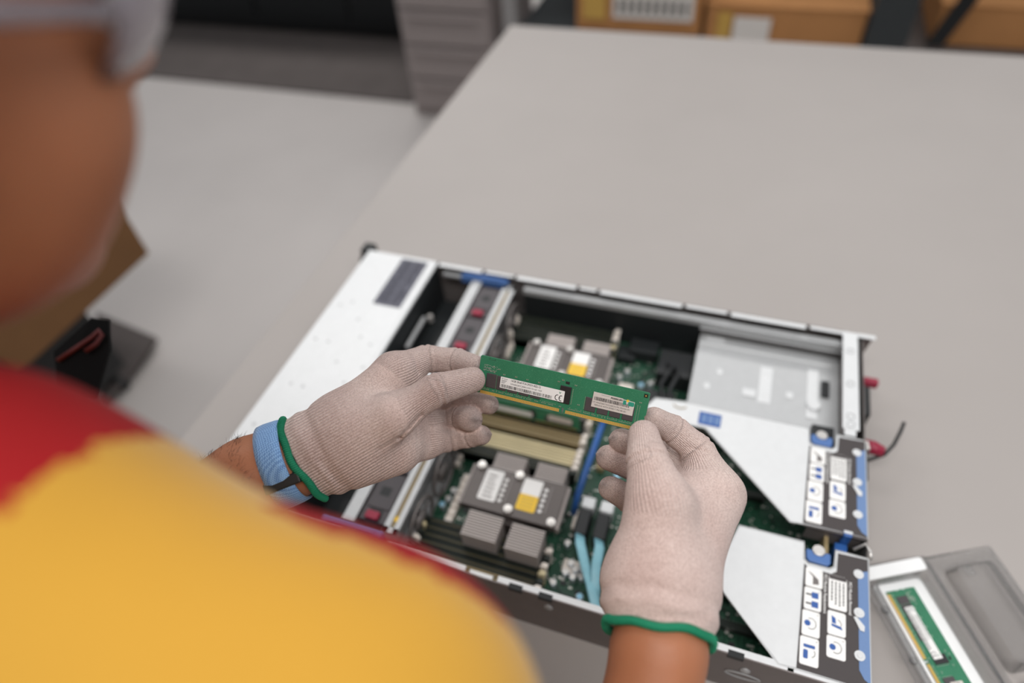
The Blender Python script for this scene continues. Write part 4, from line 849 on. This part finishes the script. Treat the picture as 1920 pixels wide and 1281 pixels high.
right = dict(label='pale knit glove on the right hand, nearer the viewer', nrm=(-0.009,-0.432,0.902), pamp=0.22, famp=0.55, palm=[
    (V3(-0.1881,-0.0762,1.1944), V3(-0.1908,-0.0519,1.1985), .0325, .0330, 1.10),
    (V3(-0.1871,-0.0472,1.1944), V3(-0.1625,0.0344,1.1899), .0280, .0155, 1.0),
    (V3(-0.1897,-0.0458,1.1938), V3(-0.1802,0.0470,1.1798), .0270, .0160, 1.0),
    (V3(-0.1929,-0.0457,1.1910), V3(-0.1935,0.0502,1.1683), .0260, .0150, 1.0),
    (V3(-0.1966,-0.0455,1.1925), V3(-0.2042,0.0428,1.1550), .0250, .0140, 1.0),
    (V3(-0.1996,-0.0496,1.2038), V3(-0.2025,-0.0057,1.2249), .0250, .0205, 1.0),
    (V3(-0.1829,0.0117,1.1956), V3(-0.1684,0.0292,1.1958), .0230, .0170, 1.0)],
  fingers=[
    dict(k=.014, segs=[(V3(-0.2028,-0.0058,1.2249), V3(-0.2155,0.0195,1.2350), .0190, .0146), (V3(-0.2162,0.0192,1.2350), V3(-0.2230,0.0418,1.2323), .0146, .0112)]),
    dict(k=.008, segs=[(V3(-0.1629,0.0358,1.1912), V3(-0.1836,0.0647,1.1963), .0150, .0124), (V3(-0.1836,0.0647,1.1963), V3(-0.2039,0.0706,1.2076), .0122, .0110), (V3(-0.2039,0.0706,1.2076), V3(-0.2189,0.0652,1.2235), .0108, .0088)]),
    dict(k=.005, segs=[(V3(-0.1802,0.0470,1.1798), V3(-0.2058,0.0737,1.1685), .0130, .0114), (V3(-0.2058,0.0737,1.1685), V3(-0.2250,0.0683,1.1791), .0112, .0106), (V3(-0.2250,0.0683,1.1791), V3(-0.2414,0.0588,1.1948), .0106, .0094)]),
    dict(k=.005, segs=[(V3(-0.1935,0.0502,1.1683), V3(-0.2091,0.0662,1.1495), .0125, .0110), (V3(-0.2091,0.0662,1.1495), V3(-0.2307,0.0586,1.1646), .0110, .0108), (V3(-0.2305,0.0580,1.1640), V3(-0.2483,0.0485,1.1830), .0116, .0100)]),
    dict(k=.005, segs=[(V3(-0.2039,0.0416,1.1538), V3(-0.2127,0.0456,1.1331), .0115, .0110), (V3(-0.2127,0.0456,1.1331), V3(-0.2275,0.0376,1.1480), .0110, .0112), (V3(-0.2275,0.0376,1.1480), V3(-0.2420,0.0308,1.1681), .0112, .0096)])],
  folds=[(V3(-0.1948,0.0392,1.2170), V3(-0.1901,0.0332,1.2100), .0012, .0012), (V3(-0.1912,0.0595,1.2057), V3(-0.1782,0.0602,1.2015), .0010, .0009), (V3(-0.2167,-0.0787,1.2056), V3(-0.1649,-0.0598,1.2027), .0022, .0009), (V3(-0.2124,-0.0816,1.2014), V3(-0.1652,-0.0651,1.1983), .0016, -.0006)])
GR = glove(right)

# ------------------------------------------------------------------ body: head, neck, trunk and arms in one skin
Z0 = TZ
HC = Vector((-0.4388,-0.1361,0.6991+Z0)); hf = Vector((0.1644,0.9117,-0.3766)).normalized(); hu = Vector((0.3608,0.2998,0.8832)); hu = (hu-hf*hu.dot(hf)).normalized(); hr = hf.cross(hu)
HR = np.array([[hr.x,hf.x,hu.x],[hr.y,hf.y,hu.y],[hr.z,hf.z,hu.z]])
def hp(x, y, z): return tuple(np.array(HC)+HR@np.array([x,y,z]))
bd = Field((-0.80,-0.58,-0.02+Z0),(-0.09,0.10,0.86+Z0),0.0042)
add_ell(bd, hp(0,-0.018,0.032), HR, (0.074,0.094,0.086), 0.01)
add_ell(bd, hp(0,0.030,-0.030), HR, (0.060,0.062,0.085), 0.03)
for sx in (-1,1):
    add_cone(bd, hp(sx*0.050,0.0,-0.068), hp(sx*0.012,0.072,-0.103), 0.020, 0.017, 0.025)
    add_ell(bd, hp(sx*0.043,0.056,-0.030), HR, (0.026,0.024,0.026), 0.02)
    add_ell(bd, hp(sx*0.048,0.040,-0.058), HR, (0.024,0.030,0.032), 0.02)
    add_cone(bd, hp(sx*0.012,0.097,-0.034), hp(sx*0.012,0.100,-0.035), 0.009, 0.009, 0.008)
    add_ell(bd, hp(sx*0.032,0.090,0.002), HR, (0.016,0.012,0.011), 0.008, cut=True)
    add_ell(bd, hp(sx*0.079,-0.006,-0.008), HR, (0.009,0.019,0.033), 0.008)
    add_cone(bd, hp(sx*0.012,0.091,0.022), hp(sx*0.042,0.078,0.022), 0.009, 0.008, 0.012)
add_cone(bd, hp(0,0.088,0.008), hp(0,0.112,-0.030), 0.009, 0.0125, 0.010)
add_ell(bd, hp(0,0.058,-0.066), HR, (0.044,0.034,0.036), 0.02)
add_cone(bd, hp(-0.020,0.086,-0.062), hp(0.020,0.086,-0.062), 0.008, 0.008, 0.006)
add_cone(bd, hp(-0.016,0.085,-0.074), hp(0.016,0.085,-0.074), 0.009, 0.009, 0.005)
add_ell(bd, hp(0,0.078,-0.106), HR, (0.022,0.018,0.018), 0.02)
add_cone(bd, hp(0,-0.030,-0.045), (-0.495,-0.245,0.585+Z0), 0.056, 0.062, 0.03)
SHR = (-0.285,-0.232,0.470+Z0); SHL = (-0.70,-0.245,0.460+Z0)
ELR = (-0.183,-0.305,0.200+Z0); ELL = (-0.665,-0.205,0.235+Z0)
for s_, e_ in ((SHR,ELR),(SHL,ELL)):
    add_cone(bd, (-0.49,-0.255,0.56+Z0), s_, 0.058, 0.050, 0.04); add_cone(bd, s_, e_, 0.046, 0.039, 0.02)
    add_cone(bd, (-0.49,-0.275,0.44+Z0), s_, 0.068, 0.042, 0.04)
add_cone(bd, (-0.56,-0.31,0.36+Z0), (-0.42,-0.31,0.36+Z0), 0.085, 0.085, 0.05)
add_cone(bd, (-0.55,-0.38,0.15+Z0), (-0.43,-0.38,0.15+Z0), 0.085, 0.085, 0.06)
add_cone(bd, (-0.55,-0.41,0.06+Z0), (-0.43,-0.41,0.06+Z0), 0.088, 0.088, 0.06)
# forearms run into the gloves
add_cone(bd, ELR, V3(-0.1858,-0.0844,1.1920), 0.042, 0.0280, 0.02); add_cone(bd, V3(-0.1858,-0.0844,1.1920), V3(-0.1901,-0.0531,1.1931), 0.0280, 0.020, 0.01)
add_cone(bd, ELL, V3(-0.4961,-0.0631,1.2124), 0.040, 0.0310, 0.02); add_cone(bd, V3(-0.4961,-0.0631,1.2124), V3(-0.4743,-0.0435,1.2158), 0.0305, 0.0280, 0.01); add_cone(bd, V3(-0.4743,-0.0435,1.2158), V3(-0.4525,-0.0238,1.2179), 0.0270, 0.0200, 0.01)
Vb, Qb = surface(bd); Vb = smooth_mesh(Vb, Qb, 2, 0.5)
BODY = mesh_from('body', Vb, Qb, M_skin, PERSON)
# eyes
for sx in (-1,1):
    e = MB(); 
    for i in range(8):
        pass
    me = D.meshes.new('eye'); bm = bmesh.new(); bmesh.ops.create_uvsphere(bm, u_segments=20, v_segments=12, radius=0.0115); bm.to_mesh(me); bm.free(); me.materials.append(mat('eye_white',(225,220,214),0.2)); me.shade_smooth()
    eo = D.objects.new('eye', me); COL.objects.link(eo); eo.location = hp(sx*0.032,0.0775,0.001); rel(eo, PERSON)
# hair cap over crown and nape
hd = Field(np.array(HC)-0.16, np.array(HC)+0.16, 0.005)
add_ell(hd, hp(0,-0.024,0.037), HR, (0.078,0.094,0.088), 0.001)
gq = np.meshgrid(*[hd.lo[k]+hd.h*np.arange(hd.n[k], dtype=np.float32) for k in range(3)], indexing='ij')
ly = sum((gq[i]-HC[i])*HR[i,1] for i in range(3)); lz = sum((gq[i]-HC[i])*HR[i,2] for i in range(3))
hd.F = np.maximum(hd.F, -(lz-0.050-0.9*np.clip(ly,-0.08,0.08)))
Vh, Qh = surface(hd); mesh_from('hair', smooth_mesh(Vh,Qh,2), Qh, M_hair, PERSON)
# safety spectacles
gm = MB(); N = 26; vs = []
for zz, ex in ((-0.014,0.0),(-0.004,0.003),(0.008,0.004),(0.019,0.0)):
    for i in range(N):
        a = math.radians(-60+120*i/(N-1)); vs.append(hp((0.076+ex)*math.sin(a), 0.010+(0.100+ex)*math.cos(a), zz+0.004*abs(math.sin(a))))
fs = [(r*N+i, r*N+i+1, (r+1)*N+i+1, (r+1)*N+i) for r in range(3) for i in range(N-1)]
gm.add(vs, fs); GS = gm.build('safety_glasses', M_glass, None, smooth=True, label='pale wraparound spectacles'); rel(GS, PERSON)
sm_ = GS.modifiers.new('solid','SOLIDIFY'); sm_.thickness = 0.002
for sx in (-1,1):
    t = MB().tube([hp(sx*0.067,0.060,0.010), hp(sx*0.077,0.015,0.012), hp(sx*0.081,-0.03,0.014), hp(sx*0.079,-0.06,-0.002)], 0.0028, 8).build('temple_arm', M_glass, None, smooth=True); t.parent = GS

# shirt
sh = Field((-0.86,-0.60,-0.04+Z0),(-0.10,0.0,0.72+Z0),0.0048)
add_cone(sh, (-0.555,-0.245,0.550+Z0), (-0.405,-0.225,0.545+Z0), 0.066, 0.062, 0.02)
add_cone(sh, (-0.405,-0.216,0.541+Z0), (-0.288,-0.216,0.490+Z0), 0.064, 0.064, 0.03)
SLV = np.full_like(sh.F, 0.03)
add_cone(sh, (-0.288,-0.216,0.490+Z0), (-0.243,-0.262,0.325+Z0), 0.066, 0.061, 0.02, SLV)
add_cone(sh, (-0.555,-0.245,0.545+Z0), (-0.700,-0.245,0.475+Z0), 0.064, 0.062, 0.03)
add_cone(sh, (-0.700,-0.245,0.475+Z0), (-0.690,-0.230,0.330+Z0), 0.064, 0.060, 0.02, SLV)
add_cone(sh, (-0.62,-0.285,0.43+Z0), (-0.35,-0.285,0.43+Z0), 0.115, 0.115, 0.05)
add_cone(sh, (-0.58,-0.32,0.28+Z0), (-0.38,-0.32,0.28+Z0), 0.120, 0.120, 0.06)
add_cone(sh, (-0.57,-0.38,0.12+Z0), (-0.40,-0.38,0.12+Z0), 0.118, 0.118, 0.06)
add_cone(sh, (-0.57,-0.41,0.06+Z0), (-0.40,-0.41,0.06+Z0), 0.120, 0.120, 0.06)
g = np.meshgrid(*[sh.lo[k]+sh.h*np.arange(sh.n[k], dtype=np.float32) for k in range(3)], indexing='ij')
SLV = np.maximum(SLV, -(g[2]-(0.355+Z0)-0.25*(g[1]+0.24))); hh_ = np.maximum(0.02-np.abs(sh.F-SLV), 0)/0.02; sh.F = np.minimum(sh.F, SLV)-hh_*hh_*0.02*0.25
sh.F += 0.0030*np.sin(g[0]*34+g[2]*26+1.2*np.sin(g[1]*21))*np.sin(g[2]*17+g[1]*19)       # soft folds
sh.F = np.maximum(sh.F, -(g[2]-(0.02+Z0)))
# open the sleeves below the hem
for c, r_ in (((-0.262,-0.250,0.335+Z0),0.07),((-0.690,-0.235,0.335+Z0),0.07)):
    pass
Vs, Qs = surface(sh); Vs = smooth_mesh(Vs, Qs, 2, 0.5)
ctr = Vs[Qs].mean(1); cz = ctr[:,2]-Z0
red = ((ctr[:,1] > -0.168) & ((ctr[:,0] > -0.318) | (cz < 0.46))) | ((np.hypot(ctr[:,0]+0.50,ctr[:,1]+0.21) < 0.148) & (cz > 0.48))
SHT = mesh_from('shirt', Vs, Qs[~red], M_shirt, PERSON); SHT['label'] = 'yellow fabric of the shirt'
RED = mesh_from('shirt_panel', Vs, Qs[red], M_shirtred, PERSON); RED['label'] = 'red yoke and front of the shirt'
for o_ in (SHT, RED):
    bm = bmesh.new(); bm.from_mesh(o_.data); bmesh.ops.delete(bm, geom=[v for v in bm.verts if not v.link_faces], context='VERTS'); bm.to_mesh(o_.data); bm.free()
# collar round the neck
col_ = [(-0.495+0.088*math.cos(a), -0.235+0.082*math.sin(a), 0.600+Z0+0.020*math.sin(a+0.4)) for a in [i*2*math.pi/30 for i in range(30)]]
c_ = MB().tube(col_, 0.017, 12, closed=True, flat=1.0).build('collar', M_shirtred, None, smooth=True, label='red collar'); rel(c_, PERSON)
# lanyard with red piping
ln = MB().add([V3(-0.5563,-0.0838,1.3607),V3(-0.5437,-0.0605,1.3693),V3(-0.5353,-0.0569,1.3666),V3(-0.5297,-0.0700,1.3560),V3(-0.5276,-0.0947,1.3408),V3(-0.5444,-0.1013,1.3481)],[(0,1,2,3,4,5)]).build('lanyard', M_webbing, None, label='black lanyard with red piping'); rel(ln, PERSON)
so = ln.modifiers.new('solid','SOLIDIFY'); so.thickness = 0.003
lp = MB().tube([V3(-0.5502,-0.0878,1.3592),V3(-0.5439,-0.0791,1.3616),V3(-0.5374,-0.0702,1.3642),V3(-0.5349,-0.0654,1.3660),V3(-0.5329,-0.0667,1.3642),V3(-0.5343,-0.0720,1.3614),V3(-0.5377,-0.0780,1.3603)],0.0014,8).build('piping', M_lanyard, None, smooth=True); lp.parent = ln
# wrist strap
AX0, AX1 = Vector(V3(-0.4880,-0.0537,1.2148)), Vector(V3(-0.4674,-0.0381,1.2179)); wa = (AX1-AX0).normalized(); vn = Vector((0.531,-0.354,0.770)).normalized(); wb = wa.cross(vn).normalized(); vn = wb.cross(wa)
N = 64; vs = []
for row_, off, gr in ((0,-0.0085,0),(1,-0.004,0.0006),(2,0.004,0.0006),(3,0.0095,0)):
    for i in range(N):
        a = 2*math.pi*i/N; c = AX0.lerp(AX1,0.56)+wa*off
        vs.append(c+wb*math.cos(a)*(0.0305+gr-0.05*off)+vn*math.sin(a)*(0.0300+gr))
m = MB().add(vs, [(r*N+i, r*N+(i+1)%N, (r+1)*N+(i+1)%N, (r+1)*N+i) for r in range(3) for i in range(N)])
ws = m.build('wrist_strap', M_strap, None, smooth=True, label='pale blue woven elastic wrist strap'); rel(ws, PERSON)
so = ws.modifiers.new('solid','SOLIDIFY'); so.thickness = 0.0018; so.offset = 1
bx = Matrix.Translation(Vector(V3(-0.4593,-0.0660,1.2299))) @ Matrix(((wa.x,wb.x,vn.x,0),(wa.y,wb.y,vn.y,0),(wa.z,wb.z,vn.z,0),(0,0,0,1)))
k_ = MB().box(-0.013,0.013,-0.0040,0.0040,-0.003,0.003,bx).box(0.004,0.015,-0.016,-0.002,-0.007,-0.001,bx).build('buckle', M_black, None, bevel=0.001, label='black plastic buckle'); k_.parent = ws
# arm hair on the left forearm
hm = MB(); E0 = Vector(V3(-0.4961,-0.0631,1.2124)); E1 = Vector(ELL); da = (E1-E0).normalized()
for i in range(620):
    t = random.uniform(-0.015,0.060); a = random.uniform(-0.2,2.4); rr = 0.0315+0.03*max(t,0)
    b1 = da.cross(vn).normalized(); b2 = b1.cross(da)
    if b1.dot(wb) < 0: b1 = -b1
    dirr = -(b1*math.cos(a)) + (b2*math.sin(a) if b2.dot(vn) > 0 else -b2*math.sin(a))
    p0 = E0+da*t+dirr*(rr-0.001); q = (dirr*0.6-da*random.uniform(0.3,1.1)+Vector((random.uniform(-.3,.3),random.uniform(-.3,.3),random.uniform(-.3,.3)))).normalized()
    Lh = random.uniform(0.005,0.010)
    hm.tube([p0,p0+q*Lh*0.5,p0+q*Lh*0.95-dirr*Lh*0.2],[0.00009,0.00007,0.00002],3)
ho = hm.build('arm_hair', M_hair, None, kind='stuff'); rel(ho, PERSON)
# trousers and shoes
tf = Field((-0.80,-0.66,-0.01),(-0.22,-0.10,1.02),0.009)
for sx in (-1,1):
    add_cone(tf, (-0.485+sx*0.075,-0.42,0.90), (-0.485+sx*0.11,-0.40,0.50), 0.098, 0.070, 0.05); add_cone(tf, (-0.485+sx*0.11,-0.40,0.50), (-0.485+sx*0.12,-0.42,0.10), 0.072, 0.060, 0.03)
add_cone(tf, (-0.56,-0.42,0.93), (-0.41,-0.42,0.93), 0.118, 0.118, 0.05)
Vt, Qt = surface(tf); mesh_from('trousers', smooth_mesh(Vt,Qt,2), Qt, M_trous, PERSON)
for sx in (-1,1):
    sf = Field((-0.485+sx*0.12-0.08,-0.55,-0.01),(-0.485+sx*0.12+0.08,-0.15,0.16),0.006)
    add_cone(sf, (-0.485+sx*0.12,-0.44,0.050), (-0.485+sx*0.13,-0.28,0.040), 0.045, 0.040, 0.02); add_cone(sf, (-0.485+sx*0.12,-0.43,0.06), (-0.485+sx*0.12,-0.42,0.11), 0.045, 0.045, 0.02)
    gg = np.meshgrid(*[sf.lo[k]+sf.h*np.arange(sf.n[k], dtype=np.float32) for k in range(3)], indexing='ij'); sf.F = np.maximum(sf.F, -(gg[2]-0.001))
    Vf, Qf = surface(sf); mesh_from('shoe', Vf, Qf, M_shoe, PERSON)
tag(MB().box(-6,8,-1.75,-1.65,0,3.5).build('ambient_block_wall', M_wall), kind='structure')  # unseen dark wall added behind the camera to keep out ambient light
